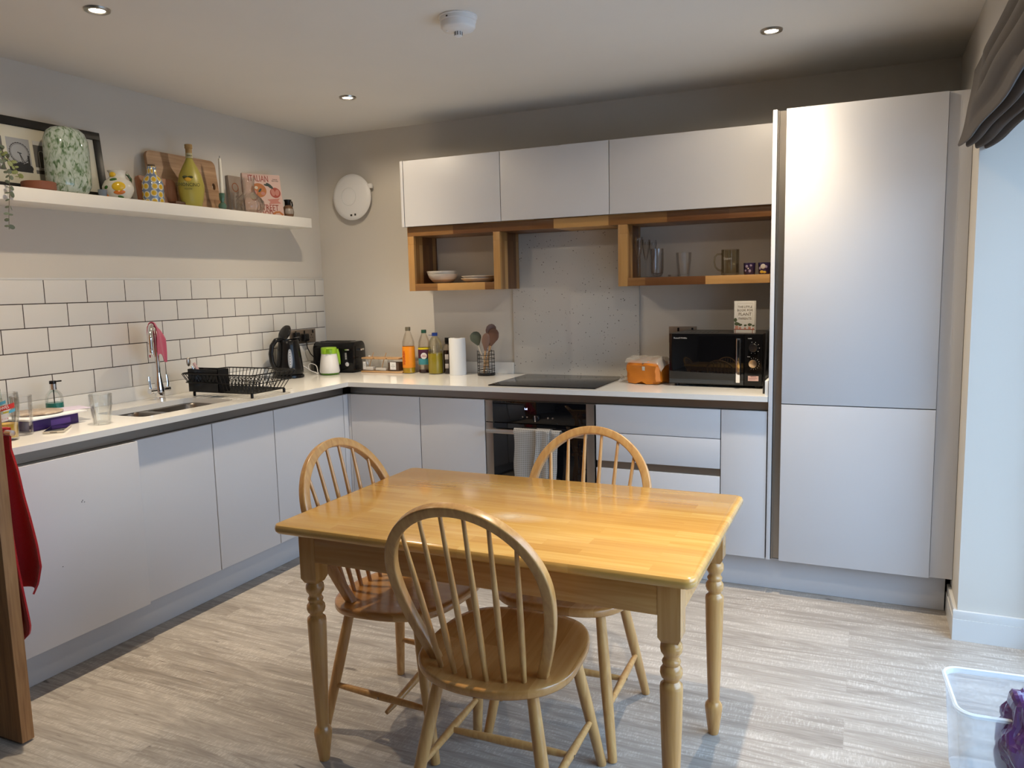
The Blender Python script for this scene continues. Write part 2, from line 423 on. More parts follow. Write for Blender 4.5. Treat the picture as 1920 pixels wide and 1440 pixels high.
# floor: grey oak vinyl planks with sawn marks
def floor_mat():
    m, nt, b = new_mat('grey_oak_planks'); L = nt.links
    tc = nt.nodes.new('ShaderNodeTexCoord')
    br = nt.nodes.new('ShaderNodeTexBrick'); br.inputs['Scale'].default_value = 1
    br.inputs['Brick Width'].default_value = 1.25; br.inputs['Row Height'].default_value = 0.178
    br.inputs['Mortar Size'].default_value = 0.0008; br.inputs['Mortar Smooth'].default_value = 0.6
    br.inputs['Color1'].default_value = (0, 0, 0, 1); br.inputs['Color2'].default_value = (1, 1, 1, 1); br.inputs['Mortar'].default_value = (0.0, 0.0, 0.0, 1)
    br.offset = 0.41
    L.new(tc.outputs['Object'], br.inputs['Vector'])
    off = nt.nodes.new('ShaderNodeVectorMath'); off.operation = 'MULTIPLY_ADD'; off.inputs[1].default_value = (3.1, 5.3, 0)
    L.new(br.outputs['Color'], off.inputs[0]); L.new(tc.outputs['Object'], off.inputs[2])
    def nz(scale3, sc, det=5, dist=0.0, rough=0.6):
        mp = nt.nodes.new('ShaderNodeMapping'); mp.inputs['Scale'].default_value = scale3; L.new(off.outputs[0], mp.inputs[0])
        n = nt.nodes.new('ShaderNodeTexNoise'); n.inputs['Scale'].default_value = sc; n.inputs['Detail'].default_value = det
        n.inputs['Distortion'].default_value = dist; n.inputs['Roughness'].default_value = rough
        L.new(mp.outputs[0], n.inputs['Vector']); return n
    g1 = nz((0.9, 8, 1), 1.7, 9, 1.9, 0.68)           # broad figure
    g2 = nz((6, 110, 1), 1.2, 5, 0.6)                  # fine grain
    saw = nz((170, 34, 1), 1.0, 3, 0.4, 0.6)        # short cross-cut saw marks
    kn = nz((5.5, 20, 1), 1.0, 2)                 # dark knots
    mx1 = nt.nodes.new('ShaderNodeMixRGB'); mx1.inputs[0].default_value = 0.38; L.new(g1.outputs['Fac'], mx1.inputs[1]); L.new(g2.outputs['Fac'], mx1.inputs[2])
    rp = ramp(nt, [(0.30, (0.18, 0.155, 0.130)), (0.45, (0.31, 0.275, 0.24)), (0.57, (0.42, 0.38, 0.335)), (0.70, (0.52, 0.475, 0.425))])
    mx2 = nt.nodes.new('ShaderNodeMixRGB'); mx2.inputs[0].default_value = 0.10; L.new(mx1.outputs[0], mx2.inputs[1]); L.new(br.outputs['Color'], mx2.inputs[2])
    L.new(mx2.outputs[0], rp.inputs[0])
    rs = ramp(nt, [(0.50, (0, 0, 0)), (0.60, (1, 1, 1))]); L.new(saw.outputs['Fac'], rs.inputs[0])
    rb = ramp(nt, [(0.46, (0, 0, 0)), (0.58, (1, 1, 1))]); L.new(g1.outputs['Fac'], rb.inputs[0])
    ms = nt.nodes.new('ShaderNodeMath'); ms.operation = 'MULTIPLY'; L.new(rs.outputs[0], ms.inputs[0]); L.new(rb.outputs[0], ms.inputs[1])
    m3 = nt.nodes.new('ShaderNodeMath'); m3.operation = 'MULTIPLY'; m3.inputs[1].default_value = 0.42; L.new(ms.outputs[0], m3.inputs[0])
    mx3 = nt.nodes.new('ShaderNodeMixRGB'); mx3.inputs[2].default_value = (0.66, 0.63, 0.58, 1)
    L.new(m3.outputs[0], mx3.inputs[0]); L.new(rp.outputs[0], mx3.inputs[1])
    rk = ramp(nt, [(0.245, (0.25, 0.22, 0.2)), (0.30, (1, 1, 1))]); L.new(kn.outputs['Fac'], rk.inputs[0])
    mx4 = nt.nodes.new('ShaderNodeMixRGB'); mx4.blend_type = 'MULTIPLY'; mx4.inputs[0].default_value = 0.8
    L.new(mx3.outputs[0], mx4.inputs[1]); L.new(rk.outputs[0], mx4.inputs[2])
    L.new(mx4.outputs[0], b.inputs['Base Color'])
    b.inputs['Roughness'].default_value = 0.42; b.inputs['Specular IOR Level'].default_value = 0.4
    bp = nt.nodes.new('ShaderNodeBump'); bp.inputs['Strength'].default_value = 0.15; bp.inputs['Distance'].default_value = 0.0008
    L.new(mx2.outputs[0], bp.inputs['Height']); L.new(bp.outputs[0], b.inputs['Normal'])
    return m
M_floor = floor_mat()

# ------------------------------------------------------------------ room shell
H = 2.38; WR = 3.587; YB = -7.2
struct('floor', MB().box(-1.5, WR + 0.35, YB, 0.12, -0.06, 0), M_floor)
struct('ceiling', MB().box(-1.5, WR + 0.36, YB - 0.12, 0.12, H, H + 0.1), M_ceil)
struct('wall_back', MB().box(-0.12, WR + 0.36, 0, 0.12, 0, H), M_wall)
wl = MB().box(-0.12, 0, -2.70, 0, 0, H).box(-0.12, 0, YB, -3.56, 0, H).box(-0.12, 0, -3.56, -2.70, 2.04, H)
struct('wall_left', wl, M_wall)
struct('wall_front', MB().box(-1.5, WR + 0.36, YB - 0.12, YB, 0, H), mat('dark_reflection_paint', (0.10, 0.10, 0.105), 0.9))  # unseen end wall, coloured dark so black glass reflects a dim room
wr = MB().box(WR, WR + 0.36, OPEN_Y0, 0, 0, H).box(WR, WR + 0.36, YB, OPEN_Y1, 0, H).box(WR, WR + 0.36, OPEN_Y1, OPEN_Y0, OPEN_Z, H)
struct('wall_right', wr, M_wall)
struct('wall_hallway', MB().box(-1.5, -1.4, -4.4, -1.9, 0, H).box(-1.4, -0.12, -1.9, -1.8, 0, H).box(-1.4, -0.12, -4.5, -4.4, 0, H), M_wall)
def skirt(name, x0, x1, y0, y1, axis):
    mb = MB().box(x0, x1, y0, y1, 0.0, 0.085, 0.0)
    s = 0.003
    if axis == 'x': mb.box(x0, x1, y0 + (s if y1 - y0 < 0.05 else 0), y1, 0.085, 0.118, 0.002)
    else: mb.box(x0 + s, x1, y0, y1, 0.085, 0.118, 0.002)
    return struct(name, mb, M_trimw)
skirt('baseboard_right', WR - 0.016, WR, OPEN_Y0 + 0.0002, -0.52, 'y')
skirt('baseboard_reveal', WR - 0.016, WR + 0.26, OPEN_Y0 - 0.016, OPEN_Y0, 'x')
struct('baseboard_left', MB().box(0, 0.016, YB, -3.63, 0, 0.118, 0.003), M_trimw)
# patio window set in the outer face of the right wall
def patio_window():
    m = MB()
    xo0, xo1 = WR + 0.27, WR + 0.34
    fr = 0.06
    m.box(xo0, xo1, OPEN_Y1, OPEN_Y0, OPEN_Z - fr, OPEN_Z, 0.004).box(xo0, xo1, OPEN_Y1, OPEN_Y0, 0, fr, 0.004)
    for y in (OPEN_Y1, (OPEN_Y0 + OPEN_Y1) / 2 - fr / 2, OPEN_Y0 - fr): m.box(xo0, xo1, y, y + fr, fr, OPEN_Z - fr, 0.004)
    f = struct('window_1', m, M_trimw)
    g = MB().box(xo0 + 0.03, xo0 + 0.036, OPEN_Y1 + fr, (OPEN_Y0 + OPEN_Y1) / 2 - fr / 2, fr, OPEN_Z - fr).box(xo0 + 0.03, xo0 + 0.036, (OPEN_Y0 + OPEN_Y1) / 2 + fr / 2, OPEN_Y0 - fr, fr, OPEN_Z - fr)
    g.build('window_pane', M_pane, f, world=True)
patio_window()
struct('unseen_light_block', MB().box(WR + 5.2, WR + 5.3, -12, 8, -0.1, 1.75), mat('light_block_brown', (0.16, 0.12, 0.09), 0.9, bump=0.3))  # added out of view to block low sky light at the patio opening
struct('ground_patio', MB().box(WR + 0.36, WR + 9, -12, 8, -0.12, -0.04), mat('patio_slabs', (0.42, 0.41, 0.40), 0.8, bump=0.2))
# door frame of the hallway opening
df = MB().box(-0.14, 0.02, -2.70, -2.66, 0, 2.04, 0.003).box(-0.14, 0.02, -3.60, -3.56, 0, 2.04, 0.003).box(-0.14, 0.02, -3.60, -2.66, 2.04, 2.10, 0.003)
struct('trim_1', df, M_trimw)
# open oak door, leaf standing out into the room
dr = MB().box(0.03, 0.842, -2.704, -2.664, 0.006, 2.0, 0.002).build('door_1', M_doorwood); dr['kind'] = 'structure'
hd = MB()
for s, y0 in ((-1, -2.704), (1, -2.664)):
    hd.lathe([(0, 0), (0.026, 0), (0.026, 0.006), (0.011, 0.008), (0.010, 0.05), (0, 0.05)], n=20, M=Matrix.Translation((0.785, y0, 1.0)) @ Matrix.Rotation(R(90) * -s * -1, 4, 'X'))
hd.tube([(0.785, -2.75, 1.0), (0.80, -2.757, 1.0), (0.785 + 0.02, -2.757, 1.0)], 0.010)
hd.build('door_handle', M_chrome, dr, world=True)
# (the lever that is seen reaches past the leaf edge over the worktop)

# ------------------------------------------------------------------ ceiling fittings
M_lens = mat('led_lens', (1, 1, 1), 0.4, emis=(1.0, 0.90, 0.75), estr=40.0)
def downlight(x, y, label):
    t = thing('downlight', (x, y, H - 0.004), label, 'ceiling light', group='recessed ceiling downlights')
    MB().lathe([(0.026, -0.001), (0.030, -0.004), (0.041, -0.003), (0.043, 0.004), (0.026, 0.004)], n=40).build('trim_ring', M_steel, t)
    MB().lathe([(0, 0.0005), (0.0255, 0.0005), (0.0255, 0.004), (0, 0.004)], n=32).build('lamp_lens', M_lens, t)
    return t
def led(x, y, w=1.0):
    # reflector lamp: bright central beam with a weak wide spill
    l = bpy.data.lights.new('led_beam', 'SPOT')
    l.energy = LED_W * w; l.color = LED_COL; l.spot_size = R(165); l.spot_blend = 0.35; l.shadow_soft_size = 0.016
    l.use_nodes = True
    nt = l.node_tree; em = nt.nodes['Emission']
    tc = nt.nodes.new('ShaderNodeTexCoord'); sp = nt.nodes.new('ShaderNodeSeparateXYZ')
    ab = nt.nodes.new('ShaderNodeMath'); ab.operation = 'ABSOLUTE'
    pw = nt.nodes.new('ShaderNodeMath'); pw.operation = 'POWER'; pw.inputs[1].default_value = BEAM_POW
    ma = nt.nodes.new('ShaderNodeMath'); ma.operation = 'MULTIPLY_ADD'; ma.inputs[1].default_value = 1.0 - SPILL; ma.inputs[2].default_value = SPILL
    nt.links.new(tc.outputs['Normal'], sp.inputs[0]); nt.links.new(sp.outputs['Z'], ab.inputs[0]); nt.links.new(ab.outputs[0], pw.inputs[0])
    nt.links.new(pw.outputs[0], ma.inputs[0]); nt.links.new(ma.outputs[0], em.inputs['Strength'])
    o = bpy.data.objects.new('led_beam', l); COL.objects.link(o); o.location = (x, y, H - 0.012)
downlight(0.805, -2.177, 'round steel recessed downlight above the left worktop, nearest the picture frame')
downlight(0.805, -0.755, 'round steel recessed downlight near the corner of the two walls')
downlight(2.860, -0.810, 'round steel recessed downlight in front of the tall fridge cabinet')
downlight(2.86, -2.18, 'round steel recessed downlight straight above the dining table')
for x, y in ((0.805, -2.177), (0.805, -0.755), (2.86, -0.81), (2.86, -2.18)):
    led(x, y)
# heat alarm
t = thing('heat_alarm', (1.853, -1.525, H), 'round white heat alarm with slotted sensor on the ceiling', 'alarm')
MB().lathe([(0, 0), (0.070, 0), (0.071, -0.004), (0.066, -0.006), (0.0665, -0.010), (0.0665, -0.018), (0.0635, -0.020), (0.0625, -0.038), (0.056, -0.046), (0.030, -0.052), (0.018, -0.053), (0, -0.053)], n=56).build('body', M_white, t)
MB().lathe([(0, -0.052), (0.0145, -0.052), (0.0145, -0.067), (0.010, -0.070), (0, -0.070)], n=28).build('sensor_cage', M_white, t)
sl = MB()
for k in range(10):
    sl.box(0.0142, 0.0152, -0.0013, 0.0013, -0.066, -0.0535, M=Matrix.Rotation(2 * PI * k / 10, 4, 'Z'))
sl.build('sensor_slots', M_dark, t)
MB().box(-0.0035, 0.0035, -0.0690, -0.0675, -0.0165, -0.0115, 0.001, M=Matrix.Rotation(R(-8), 4, 'Z')).build('indicator', M_dark, t)
MB().lathe([(0, -0.045), (0.009, -0.0505), (0.009, -0.053), (0, -0.0535)], c=(-0.030, -0.018, 0.002), n=20).build('test_button', M_white, t)

# router / wireless access point on the back wall
t = thing('access_point', (0.290, -0.022, 1.985), 'round white wireless access point on the back wall', 'access point')
RX = Matrix.Rotation(R(90), 4, 'X')
MB().lathe([(0, 0), (0.125, 0), (0.140, 0.012), (0.1405, 0.018), (0.134, 0.027), (0.115, 0.0325), (0.075, 0.0345), (0, 0.035)], n=72, M=RX).build('cover', M_white, t)
MB().lathe([(0, -0.022), (0.075, -0.022), (0.075, 0.004), (0, 0.004)], n=40, M=RX).build('wall_bracket', M_white, t)
MB().lathe([(0.052, 0.034), (0.0535, 0.0365), (0.055, 0.034)], c=(-0.012, 0.002, 0), n=56, M=RX).build('status_ring', mat('ap_ring', (0.62, 0.62, 0.62), 0.5), t)
MB().box(-0.006, 0.008, -0.0338, -0.0325, -0.117, -0.106).box(0.024, 0.036, -0.0336, -0.0322, -0.115, -0.103).build('rating_label', M_print, t)
MB().box(0.120, 0.150, -0.018, 0, 0.045, 0.075, 0.006).build('mounting_lug', M_white, t)

# ------------------------------------------------------------------ left splashback tiles
def tiles():
    t = thing('tiled_splashback', (0.0, -1.35, 0.963), 'white metro tiles with dark grout behind the sink', 'splashback')
    top = 1.4816; h = 0.1; g = 0.0040; pitch_y = 0.202; pitch_z = 0.102; a = 0.09; yend = -2.66
    m = MB()
    for row in range(5):
        z1 = top - row * pitch_z - (0.0008 if row else 0); z0 = top - (row + 1) * pitch_z + 0.0032 - (0 if row < 4 else 0.004)
        offs = a if row % 2 == 0 else a + pitch_y / 2
        edges = [-0.009]
        y = -offs
        while y > yend: edges.append(y); y -= pitch_y
        edges.append(yend)
        for ya, yb in zip(edges[:-1], edges[1:]):
            A = ya - (g / 2 if ya < -0.02 else 0); B = yb + (g / 2 if yb > yend else 0)
            if A - B < 0.01: continue
            m.box(0.0015, 0.009, B, A, z0, z1, 0.0009, seg=2)
    m.build('tiles', M_tile, t, world=True)
    MB().box(0.0003, 0.0080, yend, -0.009, 0.9725, top).build('grout', M_grout, t, world=True)
    MB().box(0.0003, 0.0098, yend, -0.001, top + 0.0005, top + 0.009, 0.0015).box(0.0003, 0.0098, -0.0085, -0.001, 0.964, top, 0.0015).build('edge_trim', M_trimw, t, world=True)
tiles()

# ------------------------------------------------------------------ base units
ZD0, ZD1, WT = 0.161, 0.833, 0.903
XF, YF = 0.597, -0.597          # outer door faces of the two runs
DT = 0.019
def cab_left(y0, y1, label, proud=0.0, name='base_cabinet', door='door', ctop=0.829):
    t = thing(name, (0.3, (y0 + y1) / 2, ZD0), label, 'cabinet' if name == 'base_cabinet' else 'appliance', group=None)
    MB().box(0.03, XF - DT - 0.001, y0, y1, ZD0, ctop).build('carcass', M_cabin, t, world=True)
    MB().box(XF - DT + proud, XF + proud, y0 + 0.0025, y1 - 0.0025, ZD0, ZD1, 0.0012).build(door, M_cab, t, world=True)
    return t
cab_left(-1.2015, -0.640, 'grey handleless base cabinet in the inner corner of the left run')
cab_left(-1.5985, -1.2015, 'narrow grey handleless base cabinet under the dish rack', ctop=0.685)
cab_left(-2.0015, -1.5985, 'narrow grey handleless base cabinet right of the proud dishwasher front', ctop=0.685)
dw = cab_left(-2.600, -2.0015, 'integrated dishwasher with a plain grey front standing proud, nearest the door', proud=0.019, name='dishwasher', door='front_panel')
mk = MB()
for dy, z in ((-2.26, 0.66), (-2.264, 0.655), (-2.253, 0.652), (-2.36, 0.44)): mk.ball((XF + 0.0192, dy, z), 0.0016, 0.2, 1.4, 1)
mk.build('chip_marks', M_dark, dw, world=True)
tag(MB().box(0.0, XF, -2.622, -2.603, 0.0, 0.878, 0.001).build('end_panel', M_cab), 'grey end panel closing the left run beside the oak door', 'panel')

def cab_back(x0, x1, label, doors=True):
    t = thing('base_cabinet', ((x0 + x1) / 2, -0.3, ZD0), label, 'cabinet')
    MB().box(x0, x1, YF + DT + 0.001, -0.03, ZD0, 0.829).build('carcass', M_cabin, t, world=True)
    if doors: MB().box(x0 + 0.0025, x1 - 0.0025, YF, YF + DT, ZD0, ZD1, 0.0012).build('door', M_cab, t, world=True)
    return t
tag(MB().box(XF - DT + 0.001, 0.6115, YF - 0.001 + 0.004, YF + DT, ZD0, ZD1, 0.0012).box(XF - DT + 0.001, XF - 0.001, -0.637, YF, ZD0, ZD1, 0.001).build('corner_post', M_cab), 'grey corner filler post between the two cabinet runs', 'panel')
cab_back(0.6125, 1.063, 'wide grey handleless base cabinet right of the corner filler post')
cab_back(1.063, 1.452, 'grey handleless base cabinet immediately left of the oven')
dr_u = cab_back(2.050, 2.6435, 'grey three-drawer base unit between the oven and the narrow cabinet', False)
for z0, z1 in ((0.6995, ZD1), (0.5595, 0.6965), (ZD0, 0.523)):
    MB().box(2.052, 2.6418, YF, YF + DT, z0, z1, 0.0012).build('drawer_front', M_cab, dr_u, world=True)
MB().box(2.052, 2.6418, YF + 0.012, YF + DT + 0.004, 0.520, 0.5625).build('drawer_channel', M_alu, dr_u, world=True)
cab_back(2.6435, 2.846, 'slim grey base cabinet under the microwave beside the tall fridge')

# handle channels and plinths
def chan(mb, run, a0, a1):
    # C shaped profile: back, top lip and bottom lip
    if run == 'L':
        mb.box(0.562, 0.566, a0, a1, 0.834, 0.877).box(0.562, 0.5935, a0, a1, 0.829, 0.8325).box(0.562, 0.593, a0, a1, 0.8745, 0.8775)
    else:
        mb.box(a0, a1, -0.566, -0.562, 0.834, 0.877).box(a0, a1, -0.5935, -0.562, 0.829, 0.8325).box(a0, a1, -0.593, -0.562, 0.8745, 0.8775)
    return mb
tag(chan(MB(), 'L', -2.600, -0.598).build('handle_channel', M_alu), 'brushed metal finger channel under the left worktop', 'handle rail', 'finger channels under the worktops')
tag(chan(MB(), 'B', 0.5955, 2.846).build('handle_channel', M_alu), 'brushed metal finger channel under the back wall worktop', 'handle rail', 'finger channels under the worktops')
tag(MB().box(0.486, 0.504, -2.60, -0.531, 0.001, 0.160, 0.001).build('plinth', M_plinth), 'grey plinth board along the floor of the left run', 'plinth')
tag(MB().box(0.4865, 3.566, -0.529, -0.511, 0.001, 0.160, 0.001).build('plinth', M_plinth), 'grey plinth board along the floor below oven and tall fridge', 'plinth')

# ------------------------------------------------------------------ L-shaped quartz worktop with sink cut-out
def worktop():
    t = thing('worktop', (0.3, -0.3, 0.878), 'L-shaped white speckled quartz worktop with upstands', 'worktop')
    D = 0.617; z0, z1 = 0.8785, WT
    cx0, cx1, cy0, cy1 = 0.205, 0.500, -1.872, -1.345    # sink opening
    rr = 0.035
    b = bmesh.new()
    outer = [(0.010, -0.010), (0.010, -2.622), (D, -2.622), (D, -D), (2.847, -D), (2.847, -0.010)]
    inner = []
    for (px, py, a) in ((cx1 - rr, cy1 - rr, 0), (cx0 + rr, cy1 - rr, 90), (cx0 + rr, cy0 + rr, 180), (cx1 - rr, cy0 + rr, 270)):
        for k in range(7):
            an = R(a + 90 * k / 6); inner.append((px + rr * math.cos(an), py + rr * math.sin(an)))
    es = []
    for loop in (outer, inner):
        vs = [b.verts.new((x, y, z1)) for x, y in loop]
        for i in range(len(vs)): es.append(b.edges.new((vs[i], vs[(i + 1) % len(vs)])))
    bmesh.ops.triangle_fill(b, use_beauty=True, use_dissolve=False, edges=es)
    ge = bmesh.ops.extrude_face_region(b, geom=list(b.faces))
    bmesh.ops.translate(b, vec=(0, 0, z0 - z1), verts=[v for v in ge['geom'] if isinstance(v, bmesh.types.BMVert)])
    m = MB(); m._merge(b)
    # drainer grooves, cut as slim dark-free channels between raised ribs
    m.build('slab', M_quartz, t, world=True, smooth=30)
    MB().box(0.0105, 0.0245, -2.60, -0.0245, WT + 0.0003, 0.9700, 0.001).build('upstand', M_quartz, t, world=True)
    MB().box(0.0105, 1.360, -0.0245, -0.0105, WT + 0.0003, 0.9700, 0.001).build('upstand', M_quartz, t, world=True)
    MB().box(2.111, 2.832, -0.0245, -0.0105, WT + 0.0003, 0.9700, 0.001).build('upstand', M_quartz, t, world=True)
    MB().box(2.833, 2.8465, -0.598, -0.0105, WT + 0.0003, 0.9700, 0.001).build('upstand', M_quartz, t, world=True)
    g = MB()
    for k in range(7):
        x = 0.20 + k * 0.048
        g.box(x, x + 0.010, -1.332, -0.93 - 0.0 * k, WT, WT + 0.0012, 0.0005)
    g.build('drainer_ribs', mat('drainer_rib_quartz', (0.66, 0.63, 0.57), 0.1), t, world=True)
    return t
worktop()
def sink():
    t = thing('sink', (0.35, -1.61, 0.70), 'undermounted stainless steel one-and-a-half bowl sink in the worktop', 'sink')
    def bowl(x0, x1, y0, y1, d, name):
        def ring(x0, x1, y0, y1, r, z, n=6):
            out = []
            for (px, py, a) in ((x1 - r, y1 - r, 0), (x0 + r, y1 - r, 90), (x0 + r, y0 + r, 180), (x1 - r, y0 + r, 270)):
                for k in range(n + 1):
                    an = R(a + 90 * k / n); out.append((px + r * math.cos(an), py + r * math.sin(an), z))
            return out
        zt = 0.8775
        loops = [ring(x0, x1, y0, y1, 0.045, zt), ring(x0 + 0.003, x1 - 0.003, y0 + 0.003, y1 - 0.003, 0.045, zt - 0.006),
                 ring(x0 + 0.008, x1 - 0.008, y0 + 0.008, y1 - 0.008, 0.045, zt - d + 0.03), ring(x0 + 0.018, x1 - 0.018, y0 + 0.018, y1 - 0.018, 0.04, zt - d + 0.008),
                 ring(x0 + 0.045, x1 - 0.045, y0 + 0.045, y1 - 0.045, 0.03, zt - d)]
        b = bmesh.new(); L = [[b.verts.new(p) for p in lp] for lp in loops]
        for A, B in zip(L[:-1], L[1:]):
            for i in range(len(A)): b.faces.new((A[i], A[(i + 1) % len(A)], B[(i + 1) % len(A)], B[i]))
        b.faces.new(L[-1])
        m = MB(); m._merge(b)
        o = m.build(name, M_sink, t, world=True)
        xc, yc = (x0 + x1) / 2, (y0 + y1) / 2
        MB().lathe([(0, 0.004), (0.022, 0.004), (0.040, 0.001), (0.042, 0)], c=(xc, yc, zt - d), n=28).build('plughole', M_chrome, o, world=True)
        return (x0, x1, y0, y1)
    A = bowl(0.190, 0.515, -1.880, -1.655, 0.18, 'main_bowl')
    B = bowl(0.225, 0.515, -1.615, -1.355, 0.14, 'half_bowl')
    # flat flange around and between the bowls
    f = MB().box(0.190, 0.515, -1.655, -1.615, 0.8755, 0.8775).box(0.190, 0.225, -1.615, -1.340, 0.8755, 0.8775).box(0.225, 0.515, -1.355, -1.335, 0.8755, 0.8775).box(0.170, 0.190, -1.895, -1.340, 0.8755, 0.8775).box(0.190, 0.515, -1.895, -1.880, 0.8755, 0.8775).box(0.515, 0.53, -1.895, -1.335, 0.8755, 0.8775)
    f.build('flange', M_sink, t, world=True)
M_sink = mat('sink_steel', (0.24, 0.215, 0.19), 0.34, metal=1.0)
sink()
def tap():
    t = thing('mixer_tap', (0.110, -1.439, WT + 0.0003), 'tall chrome swan-neck mixer tap behind the sink', 'tap')
    MB().lathe([(0, 0), (0.026, 0), (0.026, 0.008), (0.022, 0.012), (0.024, 0.03), (0.0235, 0.05), (0.017, 0.085), (0.0125, 0.12), (0.0115, 0.13), (0, 0.13)], n=32).build('body', M_chrome, t)
    n = []
    ex, ey = 0.095, -0.112
    for z in (0.12, 0.2, 0.28): n.append((0, 0, z))
    for k in range(1, 15):
        a = PI * k / 14; s = (1 - math.cos(a)) / 2
        n.append((ex * s, ey * s, 0.30 + 0.064 * math.sin(a)))
    n.append((ex, ey, 0.27)); n.append((ex, ey, 0.235))
    MB().tube(n, 0.0115, n=16).lathe([(0.0115, 0), (0.013, 0.004), (0.013, 0.02), (0.0115, 0.024)], c=(ex, ey, 0.229), n=20).build('spout', M_chrome, t)
    for s, nm in ((1, 'tap_handle'), (-1, 'tap_handle')):
        h = MB().tube([(0, s * 0.012, 0.045), (0, s * 0.052, 0.045)], [0.012, 0.0125], n=16).tube([(0, s * 0.052, 0.045), (0, s * 0.058, 0.045)], 0.0135, n=16)
        h.tube([(0, s * 0.05, 0.05), (0.0, s * 0.054, 0.075), (-0.004, s * 0.052, 0.115)], [0.0045, 0.004, 0.003], n=10, flat=(1, 1.8))
        h.build(nm, M_chrome, t)
    # pink cloth draped over the neck
    M_pink = mat('pink_microfibre', (0.58, 0.085, 0.16), 0.95, bump=0.8, bscale=700, sheen=0.3)
    W = WM[t.name]
    side = Vector((-ey, ex, 0)).normalized() * -1      # across the pipe, towards the left in the photo
    def f(u, v):
        # u along the pipe arc, v from one hanging edge over the top to the other
        a = PI * (0.16 + 0.40 * u); s = (1 - math.cos(a)) / 2
        cx, cy, cz = ex * s, ey * s, 0.30 + 0.064 * math.sin(a)
        w = (v - 0.5) * 2; rr = 0.0155
        q = min(abs(w) / 0.25, 1)
        off = math.copysign(math.sin(q * PI / 2) * rr, w); dz = math.cos(q * PI / 2) * rr
        if abs(w) > 0.25:
            k = (abs(w) - 0.25) / 0.75
            L = 0.150 if w < 0 else 0.125
            dz -= k * (L + 0.012 * math.sin(u * 6))
            off += math.copysign(((0.006 + 0.024 * (1 - u)) if w < 0 else 0.004 + 0.012 * (1 - u)) * min(1, k * 4) ** 0.6 + 0.003 * math.sin(u * 8 + k * 3), w)
        return Vector((cx, cy, cz + dz)) + side * off
    cl = MB().grid(f, 14, 40, 0.0025).build('cleaning_cloth', M_pink, None, T=W)
    tag(cl, 'pink cloth draped over the neck of the chrome tap', 'cloth')
tap()

# ------------------------------------------------------------------ splashback behind the hob, hob, oven
tag(MB().box(1.361, 2.110, -0.0125, 0.0 - 0.0002, WT + 0.0003, 1.7055, 0.001).build('splashback', M_splash), 'tall pale speckled stone splashback panel behind the hob', 'splashback')
t = thing('hob', (1.750, -0.3165, WT), 'black glass induction hob set on the worktop', 'hob')
MB().box(1.461, 2.040, -0.567, -0.066, WT + 0.0003, WT + 0.0060, 0.0015).build('glass_plate', mat('hob_glass', (0.006, 0.006, 0.007), 0.10, spec=0.3), t, world=True)
mk = MB()
for k in range(5): mk.lathe([(0.0052, 0), (0.0062, 0), (0.0062, 0.0002), (0.0052, 0.0002)], c=(1.60 + k * 0.045, -0.535, WT + 0.0062), n=20)
for cx, cy, r in ((1.60, -0.20, 0.09), (1.60, -0.42, 0.07), (1.90, -0.20, 0.07), (1.90, -0.42, 0.09)):
    for k in range(4):
        a = k * PI / 2; mk.box(cx + r * math.cos(a) - 0.006, cx + r * math.cos(a) + 0.006, cy + r * math.sin(a) - 0.0008, cy + r * math.sin(a) + 0.0008, WT + 0.0062, WT + 0.0064)
mk.build('zone_markings', mat('hob_print', (0.10, 0.10, 0.10), 0.4), t, world=True)

def oven():
    t = thing('oven', (1.75, -0.3, 0.16), 'built-in stainless and black glass single oven below the hob', 'oven')
    x0, x1 = 1.4565, 2.0435; yf = YF
    MB().box(x0 + 0.01, x1 - 0.01, yf + 0.022, -0.05, 0.238, 0.829).build('body', M_dark, t, world=True)
    for xa in (x0, x1 - 0.041): MB().box(xa, xa + 0.041, yf, yf + 0.02, 0.722, ZD1, 0.001).build('fascia_strip', M_ovensteel, t, world=True)
    MB().box(x0 + 0.041, x1 - 0.041, yf + 0.001, yf + 0.02, 0.722, ZD1 - 0.001, 0.0005).build('control_panel', M_blackgl, t, world=True)
    d = MB().box(x0, x0 + 0.041, yf, yf + 0.02, 0.240, 0.7175, 0.001).box(x1 - 0.041, x1, yf, yf + 0.02, 0.240, 0.7175, 0.001).box(x0 + 0.041, x1 - 0.041, yf, yf + 0.02, 0.240, 0.262).build('door_frame', M_ovensteel, t, world=True)
    MB().box(x0 + 0.041, x1 - 0.041, yf + 0.001, yf + 0.02, 0.262, 0.7175, 0.0005).build('door_glass', M_blackgl, t, world=True)
    h = MB().box(x0 + 0.024, x1 - 0.020, -0.648, -0.632, 0.672, 0.694, 0.003)
    for x in (x0 + 0.05, x1 - 0.05): h.box(x - 0.008, x + 0.008, -0.633, yf + 0.001, 0.676, 0.690, 0.002)
    h.build('handle', M_steel, t, world=True)
    MB().lathe([(0, 0), (0.018, 0), (0.0175, 0.014), (0.015, 0.017), (0, 0.017)], n=30, M=Matrix.Translation((1.741, yf + 0.001, 0.751)) @ RX).build('knob', M_black, t, world=True)
    MB().box(1.7375, 1.7445, yf - 0.020, yf - 0.0155, 0.735, 0.767, 0.001).build('knob_grip', M_chrome, t, world=True)
    for x in (1.666, 1.690, 1.803, 1.828):
        MB().lathe([(0, 0), (0.0042, 0), (0.0042, 0.003), (0, 0.0035)], n=18, M=Matrix.Translation((x, yf + 0.001, 0.7545)) @ RX).build('touch_button', M_steel, t, world=True)
    text('clock_display', '1:4', 0.014, mat('display_blue', (0.6, 0.7, 1), 0.5, emis=(0.55, 0.65, 1.0), estr=3.0), t, (1.683, yf + 0.0004, 0.795), (1, 0, 0), (0, 0, 1))
    MB().box(x0, x1, yf + 0.004, yf + DT, ZD0, 0.236, 0.001).build('filler_panel', M_cab, t, world=True)
oven()
